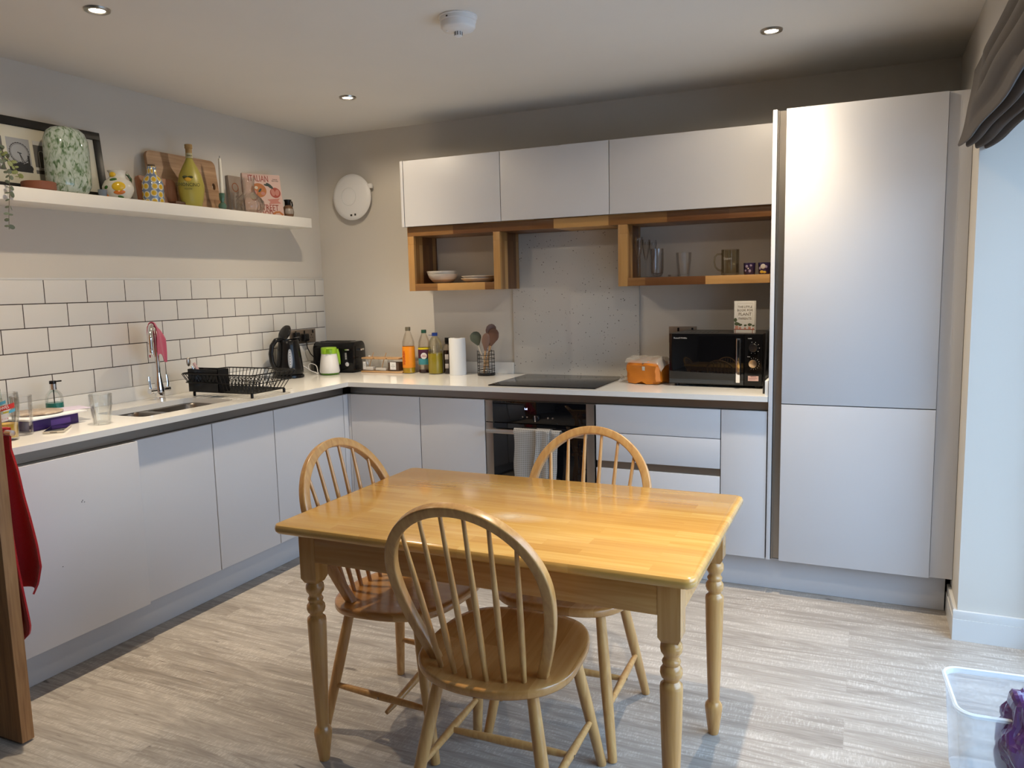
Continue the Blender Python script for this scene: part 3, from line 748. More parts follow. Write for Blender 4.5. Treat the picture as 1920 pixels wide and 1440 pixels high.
def towel_mat():
    m, nt, b = new_mat('checked_tea_towel'); L = nt.links
    tc = nt.nodes.new('ShaderNodeTexCoord'); sp = nt.nodes.new('ShaderNodeSeparateXYZ'); L.new(tc.outputs['Object'], sp.inputs[0])
    outs = []
    for k, ax in enumerate(('X', 'Z')):
        ml = nt.nodes.new('ShaderNodeMath'); ml.operation = 'MULTIPLY'; ml.inputs[1].default_value = 105.0
        fr = nt.nodes.new('ShaderNodeMath'); fr.operation = 'FRACT'
        gt = nt.nodes.new('ShaderNodeMath'); gt.operation = 'LESS_THAN'; gt.inputs[1].default_value = 0.26
        L.new(sp.outputs[ax], ml.inputs[0]); L.new(ml.outputs[0], fr.inputs[0]); L.new(fr.outputs[0], gt.inputs[0]); outs.append(gt)
    mxm = nt.nodes.new('ShaderNodeMath'); mxm.operation = 'MAXIMUM'; L.new(outs[0].outputs[0], mxm.inputs[0]); L.new(outs[1].outputs[0], mxm.inputs[1])
    mx = nt.nodes.new('ShaderNodeMixRGB'); mx.inputs[1].default_value = (0.235, 0.215, 0.19, 1); mx.inputs[2].default_value = (0.42, 0.40, 0.37, 1)
    L.new(mxm.outputs[0], mx.inputs[0]); L.new(mx.outputs[0], b.inputs['Base Color']); b.inputs['Roughness'].default_value = 0.95
    return m
def tea_towel():
    def lay(x0, x1, ztop, zbot, yo, amp, ph, slant=0.0):
        def f(u, v):
            x = x0 + (x1 - x0) * u
            if v < 0.12:    # over the bar
                th = PI * v / 0.12; return Vector((x, -0.640 + math.cos(th) * (0.012 + yo) * 1.0, ztop - 0.002 + math.sin(th) * 0.010))
            w = (v - 0.12) / 0.88
            y = -0.640 - 0.012 - yo - amp * (1 + math.sin(u * 7 + ph)) * (0.3 + 0.7 * w)
            return Vector((x + slant * w + 0.004 * math.sin(w * 6 + u * 3), y, ztop - w * (ztop - zbot) - 0.006 * math.sin(u * 5 + ph)))
        return f
    m = MB()
    m.grid(lay(1.638, 1.800, 0.697, 0.462, 0.001, 0.006, 0.4, 0.006), 16, 34, 0.0018)
    m.grid(lay(1.762, 1.835, 0.700, 0.452, 0.010, 0.006, 2.0, -0.012), 10, 34, 0.0018)
    m.grid(lay(1.825, 1.886, 0.695, 0.430, 0.003, 0.007, 3.5, -0.030), 10, 34, 0.0018)
    tag(m.build('tea_towel', towel_mat()), 'grey checked tea towel hanging over the oven handle', 'tea towel')
tea_towel()

# ------------------------------------------------------------------ tall fridge housing
def tall_unit():
    t = thing('fridge_cabinet', (3.20, -0.3, 0.161), 'tall pale grey two-door integrated fridge freezer cabinet', 'cabinet')
    MB().box(2.872, 3.500, -0.578, -0.002, 0.161, 2.1155).build('carcass', M_cabin, t, world=True)
    MB().box(2.9035, 3.4990, -0.602, -0.582, 0.8725, 2.1172, 0.0012).build('upper_door', M_cab, t, world=True)
    MB().box(2.9035, 3.4990, -0.602, -0.582, 0.1611, 0.8685, 0.0012).build('lower_door', M_cab, t, world=True)
    MB().box(2.870, 2.874, -0.598, -0.578, 0.165, 2.113).box(2.874, 2.902, -0.5815, -0.5785, 0.165, 2.113).build('handle_channel', M_alu, t, world=True)
    MB().box(2.8665, 2.8695, -0.598, -0.578, 0.165, 2.113).build('channel_dark_strip', M_dark, t, world=True)  # thin dark strip between the end panel and the channel
    MB().box(3.501, 3.5855, -0.588, -0.570, 0.1611, 2.1172, 0.001).box(3.5435, 3.5445, -0.5885, -0.588, 0.1611, 2.1172).build('filler_panel', M_cab, t, world=True)
    MB().box(2.849, 2.8660, -0.603, -0.002, 0.1611, 2.1172, 0.001).build('end_panel', M_cab, t, world=True)
tall_unit()

# ------------------------------------------------------------------ wall cupboards
def wall_cab(x0, x1, label):
    t = thing('wall_cabinet', ((x0 + x1) / 2, -0.15, 1.7596), label, 'cabinet')
    MB().box(x0, x1, -0.270, -0.001, 1.7600, 2.1210).build('carcass', M_cabin, t, world=True)
    MB().box(x0 + 0.0020, x1 - 0.0020, -0.2900, -0.2712, 1.7596, 2.1234, 0.001).build('door', M_cab, t, world=True)
wall_cab(0.8236, 1.4272, 'leftmost grey wall cabinet nearest the access point')
wall_cab(1.4272, 2.0323, 'middle grey wall cabinet above the hob splashback')
wall_cab(2.0323, 2.8470, 'wide grey wall cabinet beside the tall fridge housing')
tag(MB().box(0.8045, 0.8220, -0.2905, -0.001, 1.7590, 2.1240, 0.001).build('end_panel', M_cab), 'narrow grey end panel on the left side of the wall cupboards', 'panel')
def wood_shelves():
    t = thing('open_shelf_unit', (1.83, -0.13, 1.396), 'open box shelf unit of dark and light block wood below the wall cupboards', 'shelf unit')
    yf = -0.265
    MB().box(0.8220, 2.8470, yf, -0.001, 1.7065, 1.7588, 0.0015).build('top_board', M_oakx, t, world=True)
    for x0, x1 in ((0.8225, 0.8625), (1.3655, 1.4060), (2.0690, 2.1180)):
        MB().box(x0, x1, yf, -0.013 if x1 > 1 else -0.001, 1.3960, 1.7063, 0.0015).build('side_board', M_oakz, t, world=True)
    MB().box(0.8627, 1.3653, yf, -0.001, 1.3960, 1.4370, 0.0015).build('shelf_board', M_oakx, t, world=True)
    MB().box(2.1182, 2.8460, yf, -0.001, 1.3970, 1.4380, 0.0015).build('shelf_board', M_oakx, t, world=True)
wood_shelves()

# ------------------------------------------------------------------ floating shelf on the left wall
tag(MB().box(0.0005, 0.2000, -2.62, -0.330, 1.785, 1.8395, 0.0015).build('floating_shelf', M_whitep), 'thick white floating shelf on the left wall', 'shelf')

# ================================================================== things on the floating shelf
SH = 1.8398
def at(x, y, z=SH): return (x, y, z)
# --- picture frame leaning on the wall
def picture():
    t = thing('picture_frame', at(0.050, -1.99), 'large black framed set of black and white photos leaning on the wall shelf', 'picture')
    lean = 0.030 / 0.31
    # local frame plane: a along wall (to the right = +y), b up, n towards the room
    T = Matrix.Translation((0.058, -1.588, SH)) @ Matrix.Rotation(-math.atan(lean), 4, 'Y')
    # local y runs along the wall, local z up, local x out of the wall
    L = 0.92; Hh = 0.305; B = 0.034
    m = MB()
    m.box(-0.018, 0, -L, 0, 0, B, 0.001).box(-0.018, 0, -L, 0, Hh - B, Hh, 0.001).box(-0.018, 0, -L, -L + B, B, Hh - B, 0.001).box(-0.018, 0, -B, 0, B, Hh - B, 0.001)
    m.build('frame', mat('frame_black', (0.012, 0.012, 0.012), 0.35), t, world=True, T=T)
    MB().box(-0.012, -0.008, -L + B, -B, B, Hh - B).build('mount', mat('mount_card', (0.62, 0.60, 0.50), 0.9), t, world=True, T=T)
    g = mat('photo_grey', (0.36, 0.37, 0.38), 0.6); lt = mat('photo_light', (0.55, 0.56, 0.56), 0.6); bk = mat('photo_black', (0.03, 0.03, 0.032), 0.6); dk = mat('photo_dark', (0.12, 0.12, 0.12), 0.6)
    X1, X2, X3 = -0.0078, -0.0074, -0.0070
    def rect(mb, xa, y0, y1, z0, z1): mb.box(xa - 0.0003, xa, y0, y1, z0, z1)
    # wheel photo
    y0, y1, z0, z1 = -0.438, -0.340, 0.085, 0.222
    p = MB(); rect(p, X1, y0, y1, z0, z1); p.build('photo', g, t, world=True, T=T)
    w = MB(); cy, cz = -0.388, 0.162
    for r, k in ((0.040, 0.0022), (0.036, 0.001)): w.lathe([(r, 0), (r + k, 0), (r + k, 0.0003), (r, 0.0003)], n=40, M=Matrix.Translation((X2, cy, cz)) @ Matrix.Rotation(R(90), 4, 'Y'))
    for k in range(24):
        a = 2 * PI * k / 24; w.ball((X2, cy + 0.0415 * math.cos(a), cz + 0.0415 * math.sin(a)), 0.0022, 0.1, 1, 1, seg=8)
    w.tube([(X2, cy, cz), (X2, cy + 0.012, cz - 0.052)], 0.0012, n=5).tube([(X2, cy, cz), (X2, cy + 0.022, cz - 0.05)], 0.0012, n=5).tube([(X2, cy - 0.008, cz + 0.002), (X2, cy + 0.008, cz - 0.002)], 0.002, n=5)
    for k in range(9): w.ball((X2, y0 + 0.008 + k * 0.0102, 0.108 + 0.006 * math.sin(k * 2.1)), 0.012, 0.03, 1, 1, seg=10)
    rect(w, X2, y0, y1, z0, 0.105); rect(w, X2, -0.356, -0.347, 0.1, 0.155)
    w.build('wheel_silhouette', bk, t, world=True, T=T)
    # arched doorway photo
    y0, y1 = -0.325, -0.225
    p = MB(); rect(p, X1, y0, y1, z0, z1); p.build('photo', dk, t, world=True, T=T)
    a = MB(); rect(a, X2, y0, y1, 0.205, z1); rect(a, X2, y0, y1, 0.10, 0.112)
    for yc in (-0.293, -0.265):
        pts = [(yc - 0.012, 0.11), (yc - 0.012, 0.170)] + [(yc + 0.012 * math.cos(R(180 - q)), 0.170 + 0.012 * math.sin(R(180 - q))) for q in range(0, 181, 30)] + [(yc + 0.012, 0.110)]
        a.tube([(X2, u, v) for u, v in pts], 0.0018, n=5)
    a.build('arch_highlights', lt, t, world=True, T=T)
    s = MB()
    for k in range(5): rect(s, X2, y0 + 0.02, y0 + 0.06, 0.088 + 0.006 * k, 0.091 + 0.006 * k)
    s.build('stair_treads', bk, t, world=True, T=T)
    for q in (0, 1):
        y0, y1 = -0.555 - 0.115 * q, -0.455 - 0.115 * q
        p = MB(); rect(p, X1, y0, y1, z0, z1); p.build('photo', dk if q == 0 else g, t, world=True, T=T)
        b_ = MB()
        for k in range(6): rect(b_, X2, y1 - 0.02 - 0.014 * k, y1 - 0.012 - 0.014 * k, z0 + 0.01, z1 - 0.03 - 0.01 * (k % 3))
        b_.build('building_facade', lt if q == 0 else bk, t, world=True, T=T)
picture()
# --- marbled glass vase
def marble_mat():
    m, nt, b = new_mat('marbled_green_glass'); L = nt.links
    tc = nt.nodes.new('ShaderNodeTexCoord')
    mp = nt.nodes.new('ShaderNodeMapping'); mp.inputs['Rotation'].default_value = (0.5, 0.2, 0); mp.inputs['Scale'].default_value = (1.5, 1.6, 0.75); L.new(tc.outputs['Object'], mp.inputs[0])
    n = nt.nodes.new('ShaderNodeTexNoise'); n.inputs['Scale'].default_value = 48; n.inputs['Detail'].default_value = 3; n.inputs['Distortion'].default_value = 0.8; L.new(mp.outputs[0], n.inputs['Vector'])
    rp = ramp(nt, [(0.30, (0.05, 0.10, 0.045)), (0.40, (0.17, 0.25, 0.15)), (0.47, (0.33, 0.40, 0.33)), (0.68, (0.46, 0.53, 0.47))])
    L.new(n.outputs['Fac'], rp.inputs[0]); L.new(rp.outputs[0], b.inputs['Base Color'])
    b.inputs['Roughness'].default_value = 0.06; b.inputs['Coat Weight'].default_value = 0.6
    return m
v = MB().lathe([(0, 0.0), (0.062, 0.0), (0.080, 0.010), (0.0935, 0.035), (0.096, 0.075), (0.096, 0.19), (0.093, 0.225), (0.080, 0.255), (0.060, 0.270), (0.045, 0.2745), (0.041, 0.273), (0.043, 0.268), (0.07, 0.25), (0.085, 0.22), (0.089, 0.10), (0.06, 0.01), (0, 0.008)], c=at(0.130, -1.834), n=56, sx=0.70)
tag(v.build('vase', marble_mat()), 'tall rounded vase of marbled green and white glass on the wall shelf', 'vase')
# --- terracotta dish
tag(MB().lathe([(0, 0), (0.058, 0), (0.063, 0.005), (0.064, 0.033), (0.061, 0.036), (0.059, 0.033), (0.058, 0.008), (0, 0.006)], c=at(0.13, -1.972), n=48).build('dish', mat('terracotta_dish', (0.22, 0.075, 0.04), 0.5)), 'low round terracotta dish left of the green vase', 'dish')
tag(MB().lathe([(0, 0), (0.016, 0), (0.019, 0.018), (0.0185, 0.03), (0.017, 0.03), (0.016, 0.004), (0, 0.004)], c=at(0.165, -1.705), n=24).build('tealight_glass', milky('smoky_blue_glass', (0.25, 0.30, 0.38), 0.5, 0.1)), 'tiny blue-grey glass between green vase and lemon jug', 'tealight')
# --- lemon jug
def jug():
    t = thing('lemon_jug', at(0.13, -1.594), 'small round ceramic jug painted with lemons and leaves', 'jug')
    cream = mat('cream_glaze', (0.68, 0.66, 0.60), 0.12, coat=0.5)
    MB().lathe([(0, 0), (0.038, 0), (0.052, 0.012), (0.0655, 0.04), (0.066, 0.055), (0.055, 0.080), (0.038, 0.092), (0.033, 0.100), (0.035, 0.118), (0.041, 0.126), (0.038, 0.127), (0.030, 0.11), (0.028, 0.095), (0.05, 0.07), (0.055, 0.04), (0.04, 0.008), (0, 0.006)], n=44).build('body', cream, t)
    MB().tube([(0.0, 0.033, 0.118), (0.0, 0.055, 0.116), (0.0, 0.070, 0.098), (0.0, 0.068, 0.075), (0.0, 0.058, 0.066)], 0.006, n=10).build('handle', mat('green_glaze', (0.03, 0.07, 0.02), 0.15, coat=0.5), t)
    yl = mat('lemon_glaze', (0.72, 0.46, 0.02), 0.12, coat=0.5); orr = mat('orange_glaze', (0.58, 0.16, 0.02), 0.15, coat=0.5); gr = mat('leaf_glaze', (0.035, 0.12, 0.02), 0.15, coat=0.5)
    # motifs lie on the round belly, as low domes facing the room
    def spot(nm, m, az, zc, r, sz, ss=1.0, tilt=0.0, rad=0.0655):
        a = R(az); n_ = Vector((math.cos(a), math.sin(a), (zc - 0.05) * 12)).normalized()
        rr = rad
        q = Vector((0, 0, 1)).rotation_difference(n_)
        base = Vector((rr * math.cos(a), rr * math.sin(a), zc)) - n_ * (sz * 0.55)
        M = Matrix.Translation(base) @ q.to_matrix().to_4x4() @ Matrix.Rotation(R(tilt), 4, 'Z')
        MB().ball((0, 0, 0), 1, r, r * ss, sz, seg=20, M=M).build(nm, m, t)
    spot('painted_lemon', yl, -38, 0.052, 0.028, 0.010, 0.75, 60)
    spot('painted_lemon', orr, -36, 0.026, 0.024, 0.008, 0.45, 60, 0.060)
    spot('painted_leaf', gr, -88, 0.048, 0.013, 0.007, 0.7, 20)
    spot('painted_leaf', gr, -60, 0.083, 0.016, 0.006, 0.5, 40, 0.054)
    spot('painted_leaf', gr, -30, 0.006, 0.013, 0.006, 0.6, 40, 0.050)
    spot('painted_lemon', yl, -80, 0.112, 0.017, 0.012, 0.9, 0, 0.033)
    spot('painted_lemon', orr, -100, 0.010, 0.022, 0.007, 0.4, 90, 0.052)
jug()
# --- small board, lemon bottle, big board
def board(name, L_, Hh, th, y0, x_bot, lean, m, label, rad=0.03, hole=None, z0=SH):
    pts = []
    for (py, pz, a) in ((L_ - rad, Hh - rad, 0), (rad, Hh - rad, 90), (rad * 0.4, rad * 0.4, 180), (L_ - rad * 0.4, rad * 0.4, 270)):
        rr = rad if a < 180 else rad * 0.4
        for k in range(7):
            an = R(a + 90 * k / 6); pts.append((py + rr * math.cos(an), pz + rr * math.sin(an)))
    T = Matrix.Translation((x_bot, y0, z0)) @ Matrix.Rotation(-math.atan(lean), 4, 'Y')
    b = bmesh.new(); es = []
    loops = [pts]
    if hole:
        hy, hz, ra, rb = hole
        loops.append([(hy + ra * math.cos(-2 * PI * k / 20), hz + rb * math.sin(-2 * PI * k / 20)) for k in range(20)])
    for lp in loops:
        vs = [b.verts.new((0, p[0], p[1])) for p in lp]
        for i in range(len(vs)): es.append(b.edges.new((vs[i], vs[(i + 1) % len(vs)])))
    bmesh.ops.triangle_fill(b, use_beauty=True, use_dissolve=False, edges=es)
    ge = bmesh.ops.extrude_face_region(b, geom=list(b.faces))
    bmesh.ops.translate(b, vec=(-th, 0, 0), verts=[v for v in ge['geom'] if isinstance(v, bmesh.types.BMVert)])
    mb = MB(); mb._merge(b)
    return tag(mb.build(name, m, None, T=T), label, 'chopping board')
board('chopping_board', 0.440, 0.268, 0.018, -1.352, 0.075, 0.13, M_board, 'large brown wooden chopping board with a hole leaning on the wall', 0.030, (0.408, 0.132, 0.011, 0.018))
board('chopping_board', 0.225, 0.132, 0.014, -1.452, 0.098, 0.12, M_board2, 'small reddish wooden board leaning behind the lemon-patterned bottle', 0.018)
tag(MB().box(0.105, 0.15, -1.29, -1.225, SH, SH + 0.020, 0.004).build('wooden_block', mat('dark_wood_block', (0.09, 0.04, 0.02), 0.5)), 'small dark wooden block left of the yellow liqueur bottle', 'block')
def lemon_bottle():
    m, nt, b = new_mat('lemon_pattern_glaze'); L = nt.links
    tc = nt.nodes.new('ShaderNodeTexCoord'); sp = nt.nodes.new('ShaderNodeSeparateXYZ'); L.new(tc.outputs['Object'], sp.inputs[0])
    at_ = nt.nodes.new('ShaderNodeMath'); at_.operation = 'ARCTAN2'; L.new(sp.outputs['Y'], at_.inputs[0]); L.new(sp.outputs['X'], at_.inputs[1])
    mu = nt.nodes.new('ShaderNodeMath'); mu.operation = 'MULTIPLY'; mu.inputs[1].default_value = 1.43; L.new(at_.outputs[0], mu.inputs[0])
    mz = nt.nodes.new('ShaderNodeMath'); mz.operation = 'MULTIPLY'; mz.inputs[1].default_value = 29.0; L.new(sp.outputs['Z'], mz.inputs[0])
    cb = nt.nodes.new('ShaderNodeCombineXYZ'); L.new(mu.outputs[0], cb.inputs[0]); L.new(mz.outputs[0], cb.inputs[1])
    vo = nt.nodes.new('ShaderNodeTexVoronoi'); vo.voronoi_dimensions = '2D'; vo.inputs['Scale'].default_value = 1.0; vo.inputs['Randomness'].default_value = 0.25; L.new(cb.outputs[0], vo.inputs['Vector'])
    rp = ramp(nt, [(0.0, (0.60, 0.36, 0.02)), (0.30, (0.66, 0.44, 0.03)), (0.345, (0.62, 0.60, 0.50)), (0.43, (0.62, 0.60, 0.50)), (0.48, (0.16, 0.22, 0.34))])
    L.new(vo.outputs['Distance'], rp.inputs[0]); L.new(rp.outputs[0], b.inputs['Base Color'])
    b.inputs['Roughness'].default_value = 0.12; b.inputs['Coat Weight'].default_value = 0.5
    t = thing('patterned_bottle', at(0.14, -1.412), 'ceramic bottle patterned with yellow lemons on blue', 'bottle')
    MB().lathe([(0, 0), (0.045, 0), (0.048, 0.004), (0.048, 0.085), (0.043, 0.108), (0.026, 0.128), (0.0205, 0.140), (0.020, 0.168), (0, 0.170)], n=40).build('body', m, t)
    MB().lathe([(0, 0.168), (0.0155, 0.168), (0.017, 0.174), (0.0155, 0.178), (0, 0.178)], n=28).build('stopper', mat('dark_stopper', (0.10, 0.06, 0.03), 0.5), t)
lemon_bottle()
def limoncello():
    t = thing('liqueur_bottle', at(0.14, -1.178), 'frosted yellow liqueur bottle with a corked neck', 'bottle')
    yl = mat('frosted_yellow', (0.37, 0.32, 0.06), 0.35, spec=0.4)
    MB().lathe([(0, 0), (0.047, 0), (0.052, 0.004), (0.062, 0.04), (0.0705, 0.085), (0.071, 0.11), (0.060, 0.155), (0.040, 0.195), (0.024, 0.222), (0.0165, 0.24), (0, 0.24)], n=44, sx=0.72).build('body', yl, t)
    MB().lathe([(0, 0.238), (0.0172, 0.238), (0.0165, 0.262), (0, 0.262)], n=28).build('neck_label', mat('neck_paper', (0.46, 0.42, 0.26), 0.6), t)
    MB().lathe([(0, 0.262), (0.0155, 0.262), (0.0155, 0.284), (0.0185, 0.286), (0.0185, 0.303), (0.017, 0.305), (0, 0.305)], n=28).build('cork', mat('cork', (0.36, 0.23, 0.09), 0.7), t)
    ang = R(-47); d = Vector((math.cos(ang) * 0.72, math.sin(ang), 0))
    nrm = Vector((math.cos(ang), math.sin(ang) * 0.72, 0)).normalized(); rg = Vector((-nrm.y, nrm.x, 0))
    P = lambda z, k=0.0725: Vector((d.x * k, d.y * k, z))
    W = WM[t.name]
    dk = mat('print_green', (0.05, 0.06, 0.02), 0.6)
    text('label_lettering', 'LIMONCINO', 0.024, dk, t, W @ P(0.102, 0.0735), rg, (0, 0, 1), squash=0.82)
    text('label_lettering', 'LIQUORE', 0.009, dk, t, W @ P(0.082, 0.074), rg, (0, 0, 1))
    Mq = Matrix((rg, nrm, Vector((0, 0, 1)))).transposed().to_4x4(); Mq.translation = P(0.128, 0.069)
    MB().ball((0, 0, 0), 0.016, 1, 0.35, 0.65, M=Mq).build('label_lemon', mat('label_yellow', (0.62, 0.36, 0.03), 0.5), t)
    Mq2 = Mq.copy(); Mq2.translation = P(0.140, 0.067)
    MB().ball((-0.012, 0, 0), 0.013, 1, 0.35, 0.45).ball((0.012, 0, 0), 0.013, 1, 0.35, 0.45).build('label_leaves', dk, t, T=Mq2)
    text('neck_lettering', 'Limo', 0.013, dk, t, W @ Vector((nrm.x * 0.0178, nrm.y * 0.0178, 0.25)), rg, (0, 0, 1))
limoncello()
t = thing('candle_holder', at(0.14, -0.975), 'green glass bubble candle holder with a tall white candle', 'candle holder')
MB().ball((0, 0, 0.021), 0.0215).lathe([(0, 0.036), (0.010, 0.036), (0.009, 0.045), (0.0135, 0.055), (0.0145, 0.075), (0.0145, 0.088), (0.011, 0.089), (0.011, 0.06), (0, 0.058)], n=28).lathe([(0, 0), (0.012, 0), (0.012, 0.004), (0, 0.004)], n=20).build('holder', mat('green_bubble_glass', (0.07, 0.15, 0.11), 0.05, coat=0.6), t)
MB().lathe([(0, 0.062), (0.0105, 0.062), (0.0075, 0.262), (0.003, 0.267), (0, 0.267)], n=20).build('candle', mat('candle_wax', (0.72, 0.70, 0.62), 0.5), t)
MB().tube([(0, 0, 0.266), (0.0005, 0.0005, 0.278)], 0.0012, n=6).build('wick', M_dark, t)
t = thing('glass_jug', at(0.13, -0.905), 'small clear glass jug between candle and ribbed carafe', 'jug')
MB().lathe([(0, 0.001), (0.030, 0.001), (0.033, 0.010), (0.034, 0.07), (0.038, 0.095), (0.0365, 0.095), (0.0325, 0.07), (0.0315, 0.012), (0, 0.006)], n=36).build('body', M_clear, t)
MB().tube([(0.0, 0.033, 0.08), (0.0, 0.055, 0.082), (0.0, 0.062, 0.06), (0.0, 0.052, 0.035), (0.0, 0.034, 0.025)], 0.003, n=8).build('handle', M_clear, t)
t = thing('ribbed_carafe', at(0.135, -0.768), 'ribbed clear glass carafe with a tall neck before the cookbook', 'carafe')
MB().lathe([(0, 0.001), (0.055, 0.001), (0.068, 0.012), (0.078, 0.04), (0.074, 0.065), (0.055, 0.088), (0.035, 0.105), (0.028, 0.13), (0.030, 0.165), (0.036, 0.192), (0.034, 0.192), (0.028, 0.165), (0.026, 0.13), (0.033, 0.107), (0.053, 0.088), (0.071, 0.065), (0.075, 0.04), (0.065, 0.015), (0, 0.006)], n=96, flute=24, fl=0.02).build('body', glass('ribbed_glass', (0.95, 0.94, 0.92), 0.02, 0.75), t)
# --- books
def cookbook():
    P0 = Vector((0.045, -0.700, SH)); P1 = Vector((0.148, -0.505, SH))
    rg = (P1 - P0).normalized(); W_ = (P1 - P0).length; nr = Vector((rg.y, -rg.x, 0)); back = 0.045
    upv = (Vector((0, 0, 0.243)) - nr * back).normalized()
    Hh = 0.243; th = 0.026
    F = Matrix((rg, upv, rg.cross(upv))).transposed().to_4x4(); F.translation = P0   # local x right, y up, z out of the cover
    t = thing('cookbook', P0, 'pink illustrated cookbook about Italian street food on the shelf', 'book')
    pink = mat('cover_pink', (0.60, 0.42, 0.37), 0.5)
    MB().box(0, W_, 0, Hh, -0.003, 0, 0.0006).box(0, W_, 0, Hh, -th, -th + 0.003, 0.0006).box(0, 0.004, 0, Hh, -th, 0, 0.0006).build('cover', pink, t, world=True, T=F)
    MB().box(0.004, W_ - 0.004, 0.003, Hh - 0.003, -th + 0.003, -0.003).build('pages', mat('page_cream', (0.62, 0.58, 0.48), 0.8), t, world=True, T=F)
    red = mat('print_brick', (0.33, 0.055, 0.035), 0.6); org = mat('print_orange', (0.42, 0.14, 0.035), 0.6); gn = mat('print_dark_green', (0.03, 0.05, 0.045), 0.6); cr = mat('print_cream', (0.58, 0.50, 0.38), 0.6); rose = mat('print_rose', (0.48, 0.19, 0.15), 0.6)
    def cpos(u, v, d=0.0004): return F @ Vector((u * W_, v * Hh, d))
    text('title_lettering', 'ITALIAN', 0.052, red, t, cpos(0.42, 0.885), rg, upv, squash=0.62)
    text('title_lettering', 'STREET', 0.050, red, t, cpos(0.62, 0.20), rg, upv, squash=0.68)
    text('title_lettering', 'FOOD', 0.050, red, t, cpos(0.50, 0.055), rg, upv, squash=0.68)
    text('author_lettering', 'PAOLA\nBACCHIA', 0.009, gn, t, cpos(0.86, 0.87), rg, upv)
    def disc(nm, m, u, v, ra, rb, z=0.0003, rot=0):
        MB().lathe([(0, 0), (1, 0), (1, 0.0003), (0, 0.0003)], n=36, M=Matrix.Translation((u * W_, v * Hh, z)) @ Matrix.Rotation(R(rot), 4, 'Z') @ Matrix.Diagonal((ra, rb, 1, 1))).build(nm, m, t, world=True, T=F)
    disc('printed_pizza', org, 0.40, 0.61, 0.044, 0.041)
    disc('printed_topping', rose, 0.50, 0.54, 0.012, 0.010, 0.0006); disc('printed_topping', gn, 0.43, 0.61, 0.006, 0.014, 0.0006, -40); disc('printed_topping', cr, 0.34, 0.67, 0.010, 0.009, 0.0006); disc('printed_topping', rose, 0.30, 0.56, 0.010, 0.012, 0.0006)
    disc('printed_tomato', red, 0.83, 0.57, 0.031, 0.030); disc('printed_tomato_flesh', rose, 0.77, 0.575, 0.011, 0.020, 0.0006, 10); disc('printed_tomato_flesh', rose, 0.88, 0.575, 0.012, 0.019, 0.0006, -10)
    disc('printed_leaf', gn, 0.70, 0.73, 0.024, 0.009, 0.0003, -40); disc('printed_leaf', gn, 0.62, 0.745, 0.016, 0.006, 0.0003, -10)
    disc('printed_crescent', gn, 0.44, 0.37, 0.005, 0.017, 0.0003, 20); disc('printed_shell', red, 0.26, 0.47, 0.024, 0.026, 0.0003)
    disc('printed_shell', cr, 0.24, 0.47, 0.019, 0.021, 0.0006)
    MB().prism([(0.60 * W_, 0.40 * Hh), (0.93 * W_, 0.44 * Hh), (0.88 * W_, 0.375 * Hh), (0.95 * W_, 0.32 * Hh), (0.62 * W_, 0.29 * Hh), (0.67 * W_, 0.345 * Hh)], 0.0002, 0.0005).build('printed_ribbon', rose, t, world=True, T=F)
    b_ = MB().tube([(0.70 * W_, 0.045 * Hh, 0.0004), (0.78 * W_, 0.10 * Hh, 0.0004), (0.88 * W_, 0.11 * Hh, 0.0004), (0.97 * W_, 0.04 * Hh, 0.0004)], 0.006, n=8, flat=(1, 1))
    b_.build('printed_croissant', org, t, world=True, T=F @ Matrix.Diagonal((1, 1, 0.1, 1)))
cookbook()
t = thing('paperback_book', (0.03, -0.72, SH), 'brown book half hidden behind the pink cookbook and carafe', 'book')
T = Matrix.Translation((0.040, -0.800, SH)) @ Matrix.Rotation(-math.atan(0.09), 4, 'Y')
MB().box(-0.018, 0, 0, 0.095, 0, 0.212, 0.001).build('cover', mat('taupe_cover', (0.30, 0.24, 0.20), 0.6), t, world=True, T=T)
MB().lathe([(0.020, 0), (0.0245, 0), (0.0245, 0.0004), (0.020, 0.0004)], n=36, M=Matrix.Translation((0.0002, 0.045, 0.150)) @ Matrix.Rotation(R(90), 4, 'Y')).build('printed_ring', mat('print_rust', (0.28, 0.09, 0.03), 0.6), t, world=True, T=T)
t = thing('dark_jug', at(0.115, -0.432), 'tiny black and brown painted jug at the shelf end', 'jug')
MB().lathe([(0, 0), (0.022, 0), (0.031, 0.015), (0.0335, 0.035), (0.028, 0.06), (0.019, 0.072), (0, 0.072)], n=36).build('body', mat('brown_glaze', (0.16, 0.085, 0.045), 0.2, coat=0.4), t)
MB().lathe([(0, 0.072), (0.0185, 0.072), (0.018, 0.092), (0.023, 0.104), (0.021, 0.105), (0.015, 0.09), (0, 0.088)], n=32).build('neck', M_black, t)
MB().tube([(0, 0.018, 0.098), (0, 0.036, 0.096), (0, 0.040, 0.078), (0, 0.033, 0.055)], 0.0042, n=8).build('handle', M_black, t)
MB().lathe([(0.0318, 0.022), (0.0342, 0.030), (0.0342, 0.038), (0.0300, 0.052)], n=36, a0=R(-80), a1=R(10)).build('painted_band', mat('pale_band', (0.35, 0.30, 0.26), 0.3), t)
